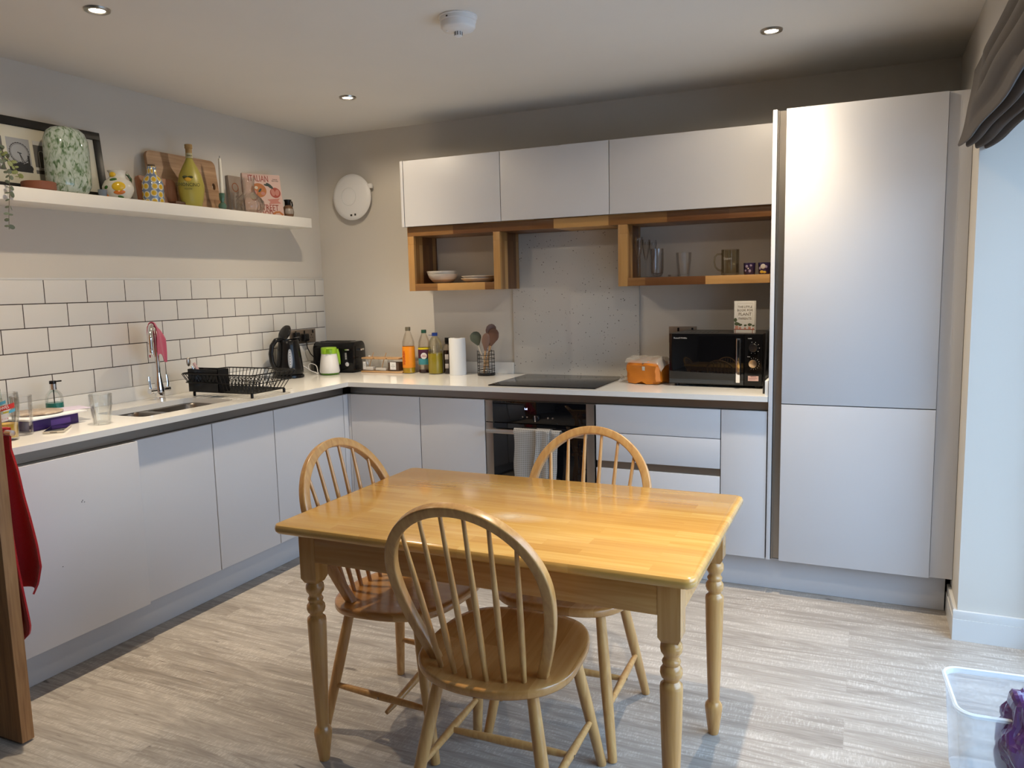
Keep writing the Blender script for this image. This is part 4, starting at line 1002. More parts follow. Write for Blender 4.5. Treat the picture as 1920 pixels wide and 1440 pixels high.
# --- trailing plant
def plant():
    t = thing('trailing_plant', at(0.155, -2.235), 'trailing eucalyptus-like plant spilling over the shelf beside the picture', 'plant')
    MB().lathe([(0, 0), (0.042, 0), (0.050, 0.07), (0.052, 0.075), (0.048, 0.075), (0.044, 0.06), (0, 0.058)], n=36).build('pot', mat('grey_pot', (0.30, 0.31, 0.30), 0.5), t)
    g1 = mat('sage_leaf', (0.11, 0.14, 0.10), 0.6); g2 = mat('olive_leaf', (0.20, 0.24, 0.09), 0.55)
    rng = random.Random(4)
    stems = [[(0, 0, 0.06), (0.03, 0.03, 0.12), (0.05, 0.07, 0.10), (0.056, 0.090, 0.04), (0.058, 0.085, -0.02), (0.060, 0.072, -0.10), (0.060, 0.066, -0.17)],
             [(0, 0, 0.06), (0.02, 0.05, 0.15), (0.03, 0.09, 0.13), (0.045, 0.12, 0.08), (0.05, 0.135, 0.03)],
             [(0, 0, 0.06), (0.01, 0.03, 0.17), (0.02, 0.075, 0.16), (0.03, 0.11, 0.10)],
             [(0, 0, 0.06), (0.0, 0.02, 0.16), (0.015, 0.05, 0.19)]]
    for si, S in enumerate(stems):
        S = [Vector(p) for p in S]; P = []
        for a, b_ in zip(S[:-1], S[1:]):
            for k in range(6): P.append(a.lerp(b_, k / 6))
        P.append(S[-1])
        st = MB().tube(P, 0.0011, n=5).build('stem', mat('brown_stem', (0.12, 0.10, 0.06), 0.7) if si == 0 else bpy.data.materials['brown_stem'], t)
        lf = MB()
        for k in range(5, len(P), 2 if si != 2 else 1):
            for s in ((-1, 1) if k % 3 else (1,)):
                d = (P[k] - P[k - 1]).normalized()
                side = d.cross(Vector((1, 0.3, 0.2))).normalized() * s
                r = 0.0075 + 0.004 * rng.random()
                c = P[k] + side * (r + 0.002)
                n_ = Vector((rng.uniform(0.2, 1), rng.uniform(-.8, .3), rng.uniform(-.4, .8))).normalized()
                q = Vector((0, 0, 1)).rotation_difference(n_)
                lf.ball((0, 0, 0), 1, r * 1.15, r * 0.8, 0.0009, seg=8, M=Matrix.Translation(c) @ q.to_matrix().to_4x4() @ Matrix.Rotation(rng.uniform(0, 3), 4, 'Z'))
        lf.build('leaves', g2 if si == 1 else g1, st)
plant()

# ================================================================== things on the worktop
Z = WT + 0.0004
def pt(x, y, z=Z): return (x, y, z)
# --- hand soap
t = thing('soap_dispenser', pt(0.115, -1.983), 'clear pump bottle of green hand soap against the splashback', 'soap dispenser')
MB().lathe([(0, 0), (0.030, 0), (0.0345, 0.004), (0.0345, 0.078), (0.031, 0.096), (0.021, 0.110), (0.0135, 0.116), (0.0135, 0.120), (0, 0.120)], n=36).build('bottle', M_clear, t)
MB().lathe([(0, 0.002), (0.0325, 0.003), (0.0335, 0.006), (0.0335, 0.062), (0, 0.062)], n=36).build('soap', mat('green_soap', (0.035, 0.24, 0.20), 0.15, spec=0.3), t)
MB().lathe([(0, 0.118), (0.0135, 0.118), (0.0135, 0.142), (0, 0.142)], n=24).build('collar', M_chrome, t)
MB().lathe([(0, 0.142), (0.0135, 0.142), (0.0135, 0.152), (0.0125, 0.155), (0, 0.155)], n=24).box(0, 0.008, 0, 0.034, 0.148, 0.154, 0.002, M=Matrix.Rotation(R(-8), 4, 'Z')).tube([(0, 0, 0.02), (0, 0, 0.12)], 0.0022, n=8).build('pump', M_black, t)
# --- purple carton with papers and a plate
t = thing('purple_carton', pt(0.28, -2.165), 'flat dark purple cardboard carton lying on the worktop', 'box')
Mb = Matrix.Translation((0, 0, 0)) @ Matrix.Rotation(R(6), 4, 'Z')
pur = mat('purple_card', (0.04, 0.013, 0.13), 0.4)
MB().box(-0.10, 0.078, -0.108, 0.108, 0, 0.042, 0.001, M=Mb).build('carton_body', pur, t)
MB().box(0.0783, 0.0786, -0.02, 0.07, 0.008, 0.030, M=Mb).build('printed_flash', mat('lilac_print', (0.12, 0.05, 0.30), 0.4), t)
MB().box(-0.10, 0.079, -0.109, 0.1085, 0.0422, 0.0430, M=Mb).build('lid', pur, t)
pl = MB().box(0.185, 0.355, -2.30, -2.035, Z + 0.0432, Z + 0.0465, 0.0005)
pl2 = MB().box(-0.085, 0.085, -0.13, 0.13, 0, 0.006, 0.0008, M=Matrix.Translation((0.300, -2.165, Z + 0.0434)) @ Matrix.Rotation(R(5), 4, 'Z'))
tag(pl2.build('paper_stack', mat('white_paper', (0.80, 0.80, 0.82), 0.7)), 'white papers on top of the purple carton', 'papers')
tag(MB().box(-0.06, 0.06, -0.085, 0.085, 0, 0.0008, M=Matrix.Translation((0.265, -2.052, Z + 0.0500)) @ Matrix.Rotation(R(-14), 4, 'Z')).build('letter', mat('lilac_paper', (0.60, 0.55, 0.70), 0.7)), 'lilac letter poking out from under the marbled plate towards the tap', 'letter')
def plate_mat():
    m, nt, b = new_mat('marbled_mat'); L = nt.links
    tc = nt.nodes.new('ShaderNodeTexCoord'); n = nt.nodes.new('ShaderNodeTexNoise'); n.inputs['Scale'].default_value = 18; n.inputs['Detail'].default_value = 6; n.inputs['Distortion'].default_value = 2.0
    L.new(tc.outputs['Object'], n.inputs['Vector']); rp = ramp(nt, [(0.35, (0.30, 0.22, 0.16)), (0.55, (0.50, 0.40, 0.30)), (0.7, (0.66, 0.58, 0.48))]); L.new(n.outputs['Fac'], rp.inputs[0]); L.new(rp.outputs[0], b.inputs['Base Color']); b.inputs['Roughness'].default_value = 0.3
    return m
tag(MB().lathe([(0, 0), (0.086, 0), (0.092, 0.003), (0.092, 0.006), (0.089, 0.0075), (0, 0.0065)], c=(0.262, -2.162, Z + 0.0512), n=56).build('round_placemat', plate_mat()), 'round brown marbled placemat lying on the papers', 'placemat')
# --- phone
def phone():
    t = thing('phone', pt(0.440, -2.208), 'mobile phone with beige edge lying face up on the worktop', 'phone', rz=R(44))
    MB().box(-0.036, 0.036, -0.073, 0.073, 0, 0.0085, 0.0035, seg=3).build('case', mat('beige_phone', (0.55, 0.50, 0.42), 0.35, metal=0.3), t)
    MB().box(-0.033, 0.033, -0.070, 0.070, 0.0085, 0.0089, 0.0002).build('screen', M_blackgl, t)
    MB().box(-0.012, 0.012, -0.0732, -0.0729, 0.003, 0.0055).build('charging_slot', M_dark, t)
phone()
# --- tumblers
def tumbler(name, x, y, z, h, r0_, r1_, label, group=None, flutes=9, m=None):
    t = thing(name, (x, y, z), label, 'glass', group=group)
    m = m or M_clear
    w = 0.0022
    MB().lathe([(0, 0.0), (r0_ - 0.002, 0.0), (r0_, 0.003), (r0_ + (r1_ - r0_) * 0.66, h * 0.60), (r1_ * 0.985, h * 0.66), (r1_ * 0.95, h * 0.70), (r1_, h), (r1_ - w, h), (r1_ * 0.95 - w, h * 0.70), (r0_ + (r1_ - r0_) * 0.6 - w, h * 0.58), (r0_ - w * 1.5, 0.012), (0, 0.010)], n=72, flute=flutes * 2, fl=0.012).build('glass_body', m, t)
    MB().lathe([(r1_ - w, h), (r1_ - w * .5, h + 0.0008), (r1_, h)], n=60).build('rim', m, t)
    return t
tumbler('tumbler', 0.485, -2.050, Z, 0.120, 0.031, 0.042, 'empty faceted glass tumbler on the worktop edge beside the sink', m=glass('thick_clear_glass', (0.97, 0.98, 0.98), 0.0, 0.9))
def juice_glass():
    t = thing('printed_pint_glass', pt(0.452, -2.402), 'printed flared pint glass with orange juice in the bottom', 'glass')
    MB().lathe([(0, 0), (0.031, 0), (0.033, 0.004), (0.034, 0.05), (0.040, 0.09), (0.043, 0.13), (0.0415, 0.170), (0.0395, 0.170), (0.041, 0.13), (0.038, 0.09), (0.032, 0.05), (0.031, 0.010), (0, 0.008)], n=56).build('glass_body', glass('pint_glass', (0.97, 0.98, 0.98), 0.0, 0.7), t)
    MB().lathe([(0, 0.009), (0.0305, 0.0105), (0.0315, 0.05), (0.0325, 0.060), (0, 0.060)], n=44).build('juice', mat('orange_juice', (0.62, 0.36, 0.02), 0.3), t)
    def band(nm, m, z0, z1, a0, a1, slope=0.0, rad=lambda z: 0.034 + max(0, z - 0.05) * 0.13):
        def f(u, v):
            a = R(a0 + (a1 - a0) * u); z = z0 + (z1 - z0) * v + slope * u
            r = 0.0008 + (0.034 + (z - 0.05) / 0.04 * 0.006 if z < 0.09 else 0.040 + (z - 0.09) / 0.04 * 0.003 if z < 0.13 else 0.043 - (z - 0.13) * 0.0375)
            return Vector((r * math.cos(a), r * math.sin(a), z))
        MB().grid(f, 20, 2).build(nm, m, t)
    band('red_ribbon', mat('print_red', (0.60, 0.03, 0.02), 0.4), 0.100, 0.117, -105, 5, 0.020)
    band('blue_print', mat('print_cyan', (0.10, 0.42, 0.62), 0.4), 0.121, 0.132, -95, -30, 0.016)
    band('blue_print', bpy.data.materials['print_cyan'], 0.100, 0.110, -22, 8, 0.006)
    band('yellow_print', mat('print_yellow', (0.55, 0.50, 0.05), 0.4), 0.138, 0.143, -100, -55, 0.006)
    band('yellow_print', bpy.data.materials['print_yellow'], 0.100, 0.106, -45, -20, 0.004)
    band('white_badge', M_printw, 0.070, 0.097, -65, -28, 0.004); band('pink_band', mat('print_pink', (0.62, 0.20, 0.28), 0.4), 0.076, 0.081, -68, -25, 0.005)
    W = WM[t.name]; a = R(-45)
    n_ = Vector((math.cos(a), math.sin(a), 0)); rg = Vector((-n_.y, n_.x, 0.0)); rg.z = 0.30
    text('glass_lettering', 'BOWES', 0.0145, M_printw, t, W @ (n_ * 0.0452 + Vector((0, 0, 0.1195))), rg, (0, 0, 1), squash=0.85)
juice_glass()
tumbler('tumbler', 0.400, -2.312, Z, 0.145, 0.031, 0.037, 'plain clear tumbler behind the printed juice glass', flutes=0)
t = thing('water_bottle', pt(0.265, -2.345), 'clear plastic water bottle with a red cap at the left edge', 'bottle')
MB().lathe([(0, 0), (0.040, 0), (0.043, 0.006), (0.043, 0.05), (0.041, 0.06), (0.043, 0.07), (0.043, 0.14), (0.041, 0.165), (0.033, 0.20), (0.022, 0.228), (0.0145, 0.245), (0.0145, 0.252), (0, 0.252)], n=44).build('bottle_body', milky('pale_green_plastic', (0.50, 0.58, 0.52), 0.42, 0.15), t)
MB().lathe([(0, 0.248), (0.0165, 0.248), (0.0165, 0.262), (0.0155, 0.265), (0, 0.265)], n=30, flute=30, fl=0.03).build('cap', mat('red_cap', (0.50, 0.01, 0.01), 0.35), t)
MB().lathe([(0, 0.262), (0.009, 0.262), (0.007, 0.280), (0, 0.282)], n=20).build('spout', bpy.data.materials['red_cap'], t)
MB().lathe([(0.0436, 0.075), (0.0438, 0.08), (0.0438, 0.125), (0.0436, 0.13)], n=44).build('label', mat('bottle_label_grey', (0.30, 0.36, 0.32), 0.5), t)
t = thing('sunglasses', pt(0.055, -2.060), 'pair of black sunglasses behind the papers', 'sunglasses')
MB().ball((0, 0.0, 0.022), 0.024, 0.12, 1, 0.75).ball((0, 0.055, 0.020), 0.022, 0.12, 1, 0.75).tube([(0.003, 0.02, 0.028), (0.003, 0.035, 0.028)], 0.002, n=6).build('lenses', M_black, t)
MB().tube([(0, 0.078, 0.03), (0.03, 0.10, 0.020), (0.05, 0.108, 0.004)], 0.003, n=6).tube([(0, -0.024, 0.03), (0.03, -0.034, 0.024), (0.06, -0.038, 0.004)], 0.003, n=6).build('arms', M_black, t)
# --- dish rack
def rack():
    t = thing('dish_rack', pt(0.362, -1.185), 'black wire dish drying rack standing beside the sink', 'dish rack')
    # corners of the base and the flared rim (local, relative to base)
    x0, x1, y0, y1 = -0.185, 0.195, -0.110, 0.125
    X0, X1, Y0, Y1 = -0.210, 0.250, -0.162, 0.158
    def rr(xa, xb, ya, yb, r, z, sag=0.0):
        out = []
        for (px, py, a) in ((xb - r, yb - r, 0), (xa + r, yb - r, 90), (xa + r, ya + r, 180), (xb - r, ya + r, 270)):
            for k in range(5):
                an = R(a + 22.5 * k); out.append((px + r * math.cos(an), py + r * math.sin(an), z))
        return out
    w = MB()
    w.tube(rr(X0, X1, Y0, Y1, 0.03, 0.116), 0.0032, n=8, closed=True)
    w.tube(rr(X0 + 0.008, X1 - 0.008, Y0 + 0.010, Y1 - 0.010, 0.03, 0.072), 0.0022, n=8, closed=True)
    w.tube(rr(x0, x1, y0, y1, 0.02, 0.022), 0.0028, n=8, closed=True)
    w.build('rim_wires', M_blackm, t)
    s = MB()
    nx = 19
    for k in range(nx):
        u = (k + 0.5) / nx
        s.tube([(X0 + (X1 - X0) * u, Y0, 0.115), (x0 + (x1 - x0) * u, y0, 0.024), (x0 + (x1 - x0) * u, y1, 0.024), (X0 + (X1 - X0) * u, Y1, 0.115)], 0.0019, n=6)
    for k in range(9):
        u = (k + 0.5) / 9
        s.tube([(X0, Y0 + (Y1 - Y0) * u, 0.115), (x0, y0 + (y1 - y0) * u, 0.024)], 0.0019, n=6).tube([(X1, Y0 + (Y1 - Y0) * u, 0.115), (x1, y0 + (y1 - y0) * u, 0.024)], 0.0019, n=6)
    s.build('basket_wires', M_blackm, t)
    h = MB()
    for k in range(12):      # plate hoops
        xx = x0 + 0.10 + k * 0.0225
        h.tube([(xx, -0.075, 0.024), (xx, -0.066, 0.055)] + [(xx, -0.045 + 0.021 * math.cos(R(180 - q)), 0.058 + 0.021 * math.sin(R(180 - q))) for q in range(0, 181, 30)] + [(xx, -0.015, 0.024)], 0.0019, n=6)
        h.tube([(xx, 0.030, 0.024)] + [(xx, 0.055 + 0.021 * math.cos(R(180 - q)), 0.058 + 0.021 * math.sin(R(180 - q))) for q in range(0, 181, 30)] + [(xx, 0.085, 0.024)], 0.0019, n=6)
    h.tube([(x0, -0.045, 0.026), (x1, -0.045, 0.026)], 0.0018, n=6).tube([(x0, 0.055, 0.026), (x1, 0.055, 0.026)], 0.0018, n=6)
    h.build('plate_hoops', M_blackm, t)
    for x in (x0 + 0.004, x1 - 0.004):
        for y in (y0 + 0.004, y1 - 0.004):
            MB().lathe([(0, 0), (0.006, 0), (0.007, 0.003), (0.007, 0.018), (0.004, 0.024), (0, 0.024)], c=(x, y, 0), n=16).build('foot', M_black, t)
    c = MB()
    cx0, cx1, cy0, cy1 = X0 + 0.030, X0 + 0.225, Y0 + 0.022, Y0 + 0.095
    c.box(cx0, cx0 + 0.0025, cy0, cy1, 0.028, 0.138).box(cx1 - 0.0025, cx1, cy0, cy1, 0.028, 0.138).box(cx0, cx1, cy0, cy0 + 0.0025, 0.028, 0.138).box(cx0, cx1, cy1 - 0.0025, cy1, 0.028, 0.138).box(cx0, cx1, cy0, cy1, 0.026, 0.0285)
    c.build('cutlery_caddy', M_black, t)
    return (0.362 + cx0, 0.362 + cx1)
rack()
def rib(name, pts, width, th, m, label):
    P = [Vector(p) for p in pts]
    mb = MB().tube(P, width, n=10, flat=(1.0, 1.0))
    return tag(mb.build(name, m), label, 'cutlery')
sp_ = MB().tube([(0.215, -1.270, Z + 0.032), (0.203, -1.292, Z + 0.11), (0.190, -1.305, Z + 0.150)], [0.003, 0.003, 0.004], n=8).ball((0.178, -1.312, Z + 0.172), 0.012, 0.6, 1, 1.9)
tag(sp_.build('serving_spoon', M_steel), 'steel spoon standing in the black cutlery caddy', 'cutlery')
k_ = MB().tube([(0.225, -1.245, Z + 0.033), (0.208, -1.268, Z + 0.10), (0.190, -1.290, Z + 0.165)], [0.004, 0.006, 0.005], n=8, flat=(1, 1.6))
tag(k_.build('butter_knife', mat('pink_handle', (0.62, 0.42, 0.42), 0.3)), 'pale pink handled knife standing in the black cutlery caddy', 'cutlery')
# --- sockets
def socket(name, T, w, label, n=2):
    t = thing(name, T.translation, label, 'socket')
    MB().box(-w / 2, w / 2, -0.004, 0, -0.043, 0.043, 0.0015).build('faceplate', M_plate, t, world=True, T=T)
    for i in range(n):
        cx = (i - (n - 1) / 2) * w / n
        s = MB().box(cx - 0.004, cx + 0.004, -0.0045, -0.0035, 0.002, 0.010).box(cx - 0.013, cx - 0.006, -0.0045, -0.0035, -0.014, -0.010).box(cx + 0.006, cx + 0.013, -0.0045, -0.0035, -0.014, -0.010)
        s.build('pin_holes', M_dark, t, world=True, T=T)
        MB().box(cx - 0.008 + 0.017, cx + 0.008 + 0.017 - 0.006, -0.007, -0.0038, 0.017, 0.036, 0.001).build('switch', M_black, t, world=True, T=T)
    return t
M_plate = mat('pewter_plate', (0.30, 0.25, 0.21), 0.4, metal=0.9)
TL = Matrix.Translation((0.0092, -0.238, 1.130)) @ Matrix.Rotation(R(90), 4, 'Z')
socket('wall_socket', TL, 0.246, 'pewter double wall socket on the tiles behind the kettle', 3)
socket('wall_socket', Matrix.Translation((2.343, -0.0002, 1.1345)), 0.148, 'pewter double wall socket behind the microwave')
pg = MB().box(0.012, 0.045, -0.275, -0.227, 1.108, 1.156, 0.008).box(0.012, 0.034, -0.352, -0.306, 1.115, 1.155, 0.008)
tag(MB().box(0.0150, 0.046, -0.262, -0.214, 1.100, 1.148, 0.009, seg=3).tube([(0.035, -0.238, 1.102), (0.040, -0.235, 1.06), (0.045, -0.215, 1.02), (0.052, -0.195, 0.998), (0.062, -0.170, 0.995)], 0.003, n=8).build('toaster_plug', M_black), 'black plug with its cable in the socket left of the toaster', 'plug')
tag(MB().box(0.0150, 0.040, -0.335, -0.292, 1.105, 1.160, 0.009, seg=3).tube([(0.033, -0.315, 1.107), (0.040, -0.33, 1.02), (0.045, -0.36, 0.93), (0.06, -0.40, Z + 0.004)], 0.003, n=8).build('kettle_plug', M_black), 'black plug in the socket immediately behind the kettle', 'plug')
# --- kettle
def kettle():
    t = thing('kettle', pt(0.118, -0.500), 'black plastic kettle with its lid open beside the dish rack', 'kettle', rz=R(-16))
    # local: -y is the handle side (left in the photo), +x faces the room
    MB().lathe([(0, 0), (0.076, 0), (0.082, 0.004), (0.080, 0.016), (0.070, 0.022), (0, 0.022)], n=48).build('power_base', M_black, t)
    MB().lathe([(0, 0.022), (0.074, 0.022), (0.079, 0.030), (0.078, 0.06), (0.070, 0.13), (0.062, 0.195), (0.058, 0.222), (0.054, 0.226), (0.053, 0.215), (0, 0.20)], n=56).build('jug_body', M_black, t)
    MB().prism([(0.050, 0.205), (0.078, 0.232), (0.074, 0.238), (0.045, 0.232)], -0.020, 0.020, 'yz', 0.003).build('spout', M_black, t)
    # big D handle on the -y side
    pts = [(0, -0.045, 0.232), (0, -0.085, 0.226), (0, -0.112, 0.195), (0, -0.122, 0.150), (0, -0.118, 0.105), (0, -0.104, 0.070), (0, -0.075, 0.050)]
    P = []
    for i in range(len(pts) - 1):
        for k in range(5): P.append(Vector(pts[i]).lerp(Vector(pts[i + 1]), k / 5))
    P.append(Vector(pts[-1]))
    MB().tube(P, 0.013, n=14, flat=(1.0, 1.2)).build('handle', M_black, t)
    L_ = Matrix.Translation((0, -0.035, 0.226)) @ Matrix.Rotation(R(62), 4, 'X')
    MB().lathe([(0, 0), (0.048, 0), (0.052, 0.006), (0.048, 0.014), (0.03, 0.021), (0, 0.023)], c=(0, 0.040, 0), n=40, M=L_).build('lid', M_black, t)
    MB().box(-0.006, 0.006, -0.062, -0.046, 0.228, 0.236, 0.002).build('lid_button', M_chrome, t)
    # water window on the room side
    g = MB()
    def f(u, v):
        a = R(-40 + 20 * u); z = 0.062 + 0.112 * v
        r = 0.0785 - (z - 0.06) * 0.115 + 0.0008
        e = min(1, math.sin(PI * min(max(v, 0.0), 1.0)) ** 0.35)
        a = R(-30) + (a - R(-30)) * e
        return Vector((r * math.cos(a), r * math.sin(a), z))
    MB().grid(f, 8, 24).build('water_gauge', mat('gauge_grey', (0.28, 0.30, 0.34), 0.2), t)
    s = MB()
    for k in range(6):
        z = 0.075 + 0.016 * k; r = 0.0785 - (z - 0.06) * 0.115 + 0.0012
        a = R(-30); s.ball((r * math.cos(a), r * math.sin(a), z), 0.0028, 0.4, 1, 1, seg=8)
    s.build('gauge_marks', M_printw, t)
kettle()
# --- small copper-brown tin and white cable
tag(MB().lathe([(0, 0), (0.020, 0), (0.020, 0.042), (0, 0.042)], c=pt(0.075, -0.372), n=24).build('copper_tin', mat('copper_tin', (0.24, 0.085, 0.035), 0.35, metal=0.4)), 'small copper coloured tin between kettle and egg cooker', 'tin')
cab = [Vector(p) for p in ((0.055, -0.36, Z + 0.055), (0.09, -0.34, Z + 0.05), (0.13, -0.325, Z + 0.022), (0.165, -0.318, Z + 0.008), (0.190, -0.335, Z + 0.003), (0.17, -0.310, Z + 0.02), (0.14, -0.285, Z + 0.05), (0.10, -0.285, Z + 0.062), (0.085, -0.29, Z + 0.045), (0.11, -0.30, Z + 0.018), (0.165, -0.285, Z + 0.004))]
PP = []
for i in range(len(cab) - 1):
    a, b_, c, d = cab[max(i - 1, 0)], cab[i], cab[i + 1], cab[min(i + 2, len(cab) - 1)]
    for k in range(8):
        s = k / 8; PP.append(0.5 * ((2 * b_) + (c - a) * s + (2 * a - 5 * b_ + 4 * c - d) * s * s + (3 * b_ - a - 3 * c + d) * s ** 3))
tag(MB().tube(PP, 0.0027, n=8).build('white_cable', M_white), 'looped white power cable lying beside the green and white appliance', 'cable')
# --- green and white small appliance (milk frother shape)
def frother():
    t = thing('small_blender', pt(0.254, -0.300), 'lime green and white jug-shaped appliance before the toaster', 'appliance', rz=R(40))
    gr = mat('lime_plastic', (0.30, 0.55, 0.03), 0.3)
    def body(k):
        return [(0.0, 0.012), (0.060 * k, 0.012), (0.064 * k, 0.020), (0.058 * k, 0.07), (0.050 * k, 0.12), (0.0475 * k, 0.138)]
    MB().lathe(body(1) + [(0, 0.138)], n=40, sy=1.1, sx=0.95).build('white_body', M_white, t)
    MB().lathe([(0, 0), (0.050, 0), (0.054, 0.004), (0.055, 0.0118), (0, 0.0118)], n=40, sy=1.05).build('base', mat('green_base', (0.10, 0.26, 0.02), 0.35), t)
    MB().lathe([(0.0500, 0.128), (0.0492, 0.140), (0.049, 0.160), (0.046, 0.165), (0, 0.166)], n=40, sy=1.1, sx=0.97).prism([(-0.045, 0.150), (-0.075, 0.163), (-0.070, 0.167), (-0.040, 0.166)], -0.018, 0.018, 'yz', 0.003).build('lid', gr, t)
    MB().tube([(0.045, 0.022, 0.150), (0.051, 0.028, 0.12), (0.056, 0.034, 0.08), (0.060, 0.038, 0.055)], [0.013, 0.0145, 0.013, 0.009], n=14, flat=(1, 0.5)).build('grip', gr, t)
    MB().ball((0.063, 0.037, 0.062), 0.007, 0.5, 1, 1.2).build('button', mat('dark_green_button', (0.02, 0.08, 0.01), 0.3), t)
frother()
# --- toaster
def toaster():
    # centre; long side turned a little towards the room
    t = thing('toaster', pt(0.212, -0.140), 'glossy black toaster in the corner of the worktop', 'toaster', rz=R(9))
    L_, D_, Hh = 0.275, 0.17, 0.192
    prof = []
    hw = D_ / 2
    for k in range(9):
        a = PI / 2 * k / 8; prof.append((hw - 0.045 + 0.045 * math.cos(a) - 0.006 * (k / 8), Hh - 0.045 + 0.045 * math.sin(a)))
    prof = [(hw, 0.012), (hw + 0.002, 0.06)] + prof
    poly = prof + [(-x, z) for x, z in reversed(prof)]
    MB().prism(poly, -L_ / 2, L_ / 2, 'yz', 0.008).build('body', M_gloss, t)
    MB().box(-L_ / 2 + 0.01, L_ / 2 - 0.01, -hw + 0.008, hw - 0.008, 0, 0.013, 0.003).build('base', M_black, t)
    MB().box(-0.105, 0.095, -0.043, -0.013, Hh - 0.001, Hh + 0.001, 0.0005).box(-0.105, 0.095, 0.013, 0.043, Hh - 0.001, Hh + 0.001, 0.0005).build('bread_slots', M_dark, t)
    # control end faces +x
    MB().box(L_ / 2 - 0.001, L_ / 2 + 0.004, -0.055, 0.055, 0.02, 0.165, 0.004).build('end_panel', M_black, t)
    MB().box(L_ / 2 + 0.004, L_ / 2 + 0.026, -0.018, 0.018, 0.135, 0.147, 0.003).build('lever', M_chrome, t)
    MB().lathe([(0, 0), (0.014, 0), (0.013, 0.010), (0, 0.011)], n=24, M=Matrix.Translation((0.100, -hw - 0.002, 0.055)) @ RX).build('browning_dial', M_chrome, t)
    MB().box(0.085, 0.115, -hw - 0.008, -hw - 0.001, 0.140, 0.148, 0.002).build('lever_tip', M_chrome, t)
    s = MB()
    for k in range(7): s.box(0.083, 0.094, -hw - 0.0030, -hw - 0.0010, 0.085 + k * 0.006, 0.087 + k * 0.006)
    s.build('dial_marks', M_printw, t)
M_gloss = mat('gloss_black', (0.006, 0.006, 0.007), 0.12, spec=0.32)
toaster()
# --- spice jars on a tray
def jars():
    tr = thing('bamboo_tray', pt(0.535, -0.112), 'long low bamboo tray carrying three jars', 'tray')
    MB().box(-0.155, 0.145, -0.045, 0.045, 0, 0.010, 0.003).build('tray_board', M_bamboo, tr)
    data = [(0.425, 'square glass jar of sugar with bamboo lid, leftmost on the bamboo tray', 0.022, True), (0.518, 'middle glass jar on the bamboo tray with salt flakes', 0.016, False), (0.612, 'glass jar with white label on the bamboo tray beside the orange bottle', 0.05, True)]
    for i, (x, lab, fill, hasl) in enumerate(data):
        t = thing('spice_jar', pt(x, -0.112, Z + 0.0103), lab, 'jar', group='spice jars on the bamboo tray')
        MB().box(-0.040, 0.040, -0.036, 0.036, 0, 0.072, 0.004).build('glass_body', M_clear, t)
        MB().box(-0.037, 0.037, -0.033, 0.033, 0.003, 0.003 + fill, 0.003).build('contents', mat('sugar', (0.80, 0.78, 0.74), 0.8) if i < 2 else mat('brown_spice', (0.12, 0.07, 0.04), 0.8), t)
        MB().box(-0.042, 0.042, -0.038, 0.038, 0.0722, 0.082, 0.003).build('lid', M_bamboo, t)
        if i == 0: MB().ball((-0.008, 0, 0.086), 0.008, 1, 1, 0.6).build('lid_knob', M_white, t)
        if hasl:
            xx = -0.022 if i == 0 else 0.0
            MB().box(xx - (0.010 if i == 0 else 0.021), xx + (0.010 if i == 0 else 0.021), -0.0368, -0.0362, 0.010, 0.056).build('label', M_printw, t)
            MB().box(xx - 0.008, xx + 0.008, -0.0372, -0.0369, 0.040, 0.0412).box(xx - 0.009 * (i > 0) - 0.006, xx + 0.006 + 0.009 * (i > 0), -0.0372, -0.0369, 0.030, 0.0318).box(xx - 0.006, xx + 0.006, -0.0372, -0.0369, 0.022, 0.023).build('label_print', M_print, t)
        if i < 2: 
            o = MB().tube([(0.008, -0.028, 0.020), (0.022, -0.036 + 0.012, 0.070), (0.038, -0.02, 0.112)], 0.0026, n=8).build('spoon', M_bamboo, t)
jars()
# --- bottles
def bottle(name, x, y, prof, m, label, parts=(), sx=1.0):
    t = thing(name, pt(x, y), label, 'bottle')
    MB().lathe(prof, n=44, sx=sx).build('bottle_body', m, t)
    for nm, pr, mm in parts: MB().lathe(pr, n=44, sx=sx).build(nm, mm, t)
    return t
clearp = glass('clear_plastic', (0.97, 0.95, 0.91), 0.03, 0.5)
t = bottle('squash_bottle', 0.709, -0.120, [(0, 0), (0.034, 0), (0.038, 0.004), (0.0385, 0.095), (0.037, 0.17), (0.0365, 0.19), (0.022, 0.235), (0.0135, 0.255), (0.0135, 0.262), (0, 0.262)], clearp,
    'tall squash bottle with orange label and grey cap', [('juice', [(0, 0.002), (0.036, 0.003), (0.0372, 0.03), (0.037, 0.035), (0, 0.035)], mat('yellow_squash', (0.55, 0.36, 0.02), 0.2)),
    ('label', [(0.0388, 0.034), (0.0393, 0.036), (0.0393, 0.095), (0.0378, 0.160), (0.0373, 0.162)], mat('orange_label', (0.85, 0.28, 0.01), 0.4)), ('cap', [(0, 0.256), (0.0155, 0.256), (0.0155, 0.277), (0.0145, 0.279), (0, 0.279)], mat('olive_cap', (0.14, 0.12, 0.08), 0.5))])
W = WM[t.name]; n_ = Vector((0.30, -1, 0)).normalized(); nn = Vector((-0.15, -1, 0)).normalized()
text('label_lettering', 'SQUASH', 0.022, mat('print_crimson', (0.55, 0.02, 0.02), 0.4), t, W @ (nn * 0.0400 + Vector((-0.003, 0, 0.095))), (0, 0, 1), Vector((-nn.y, nn.x, 0)) * -1)
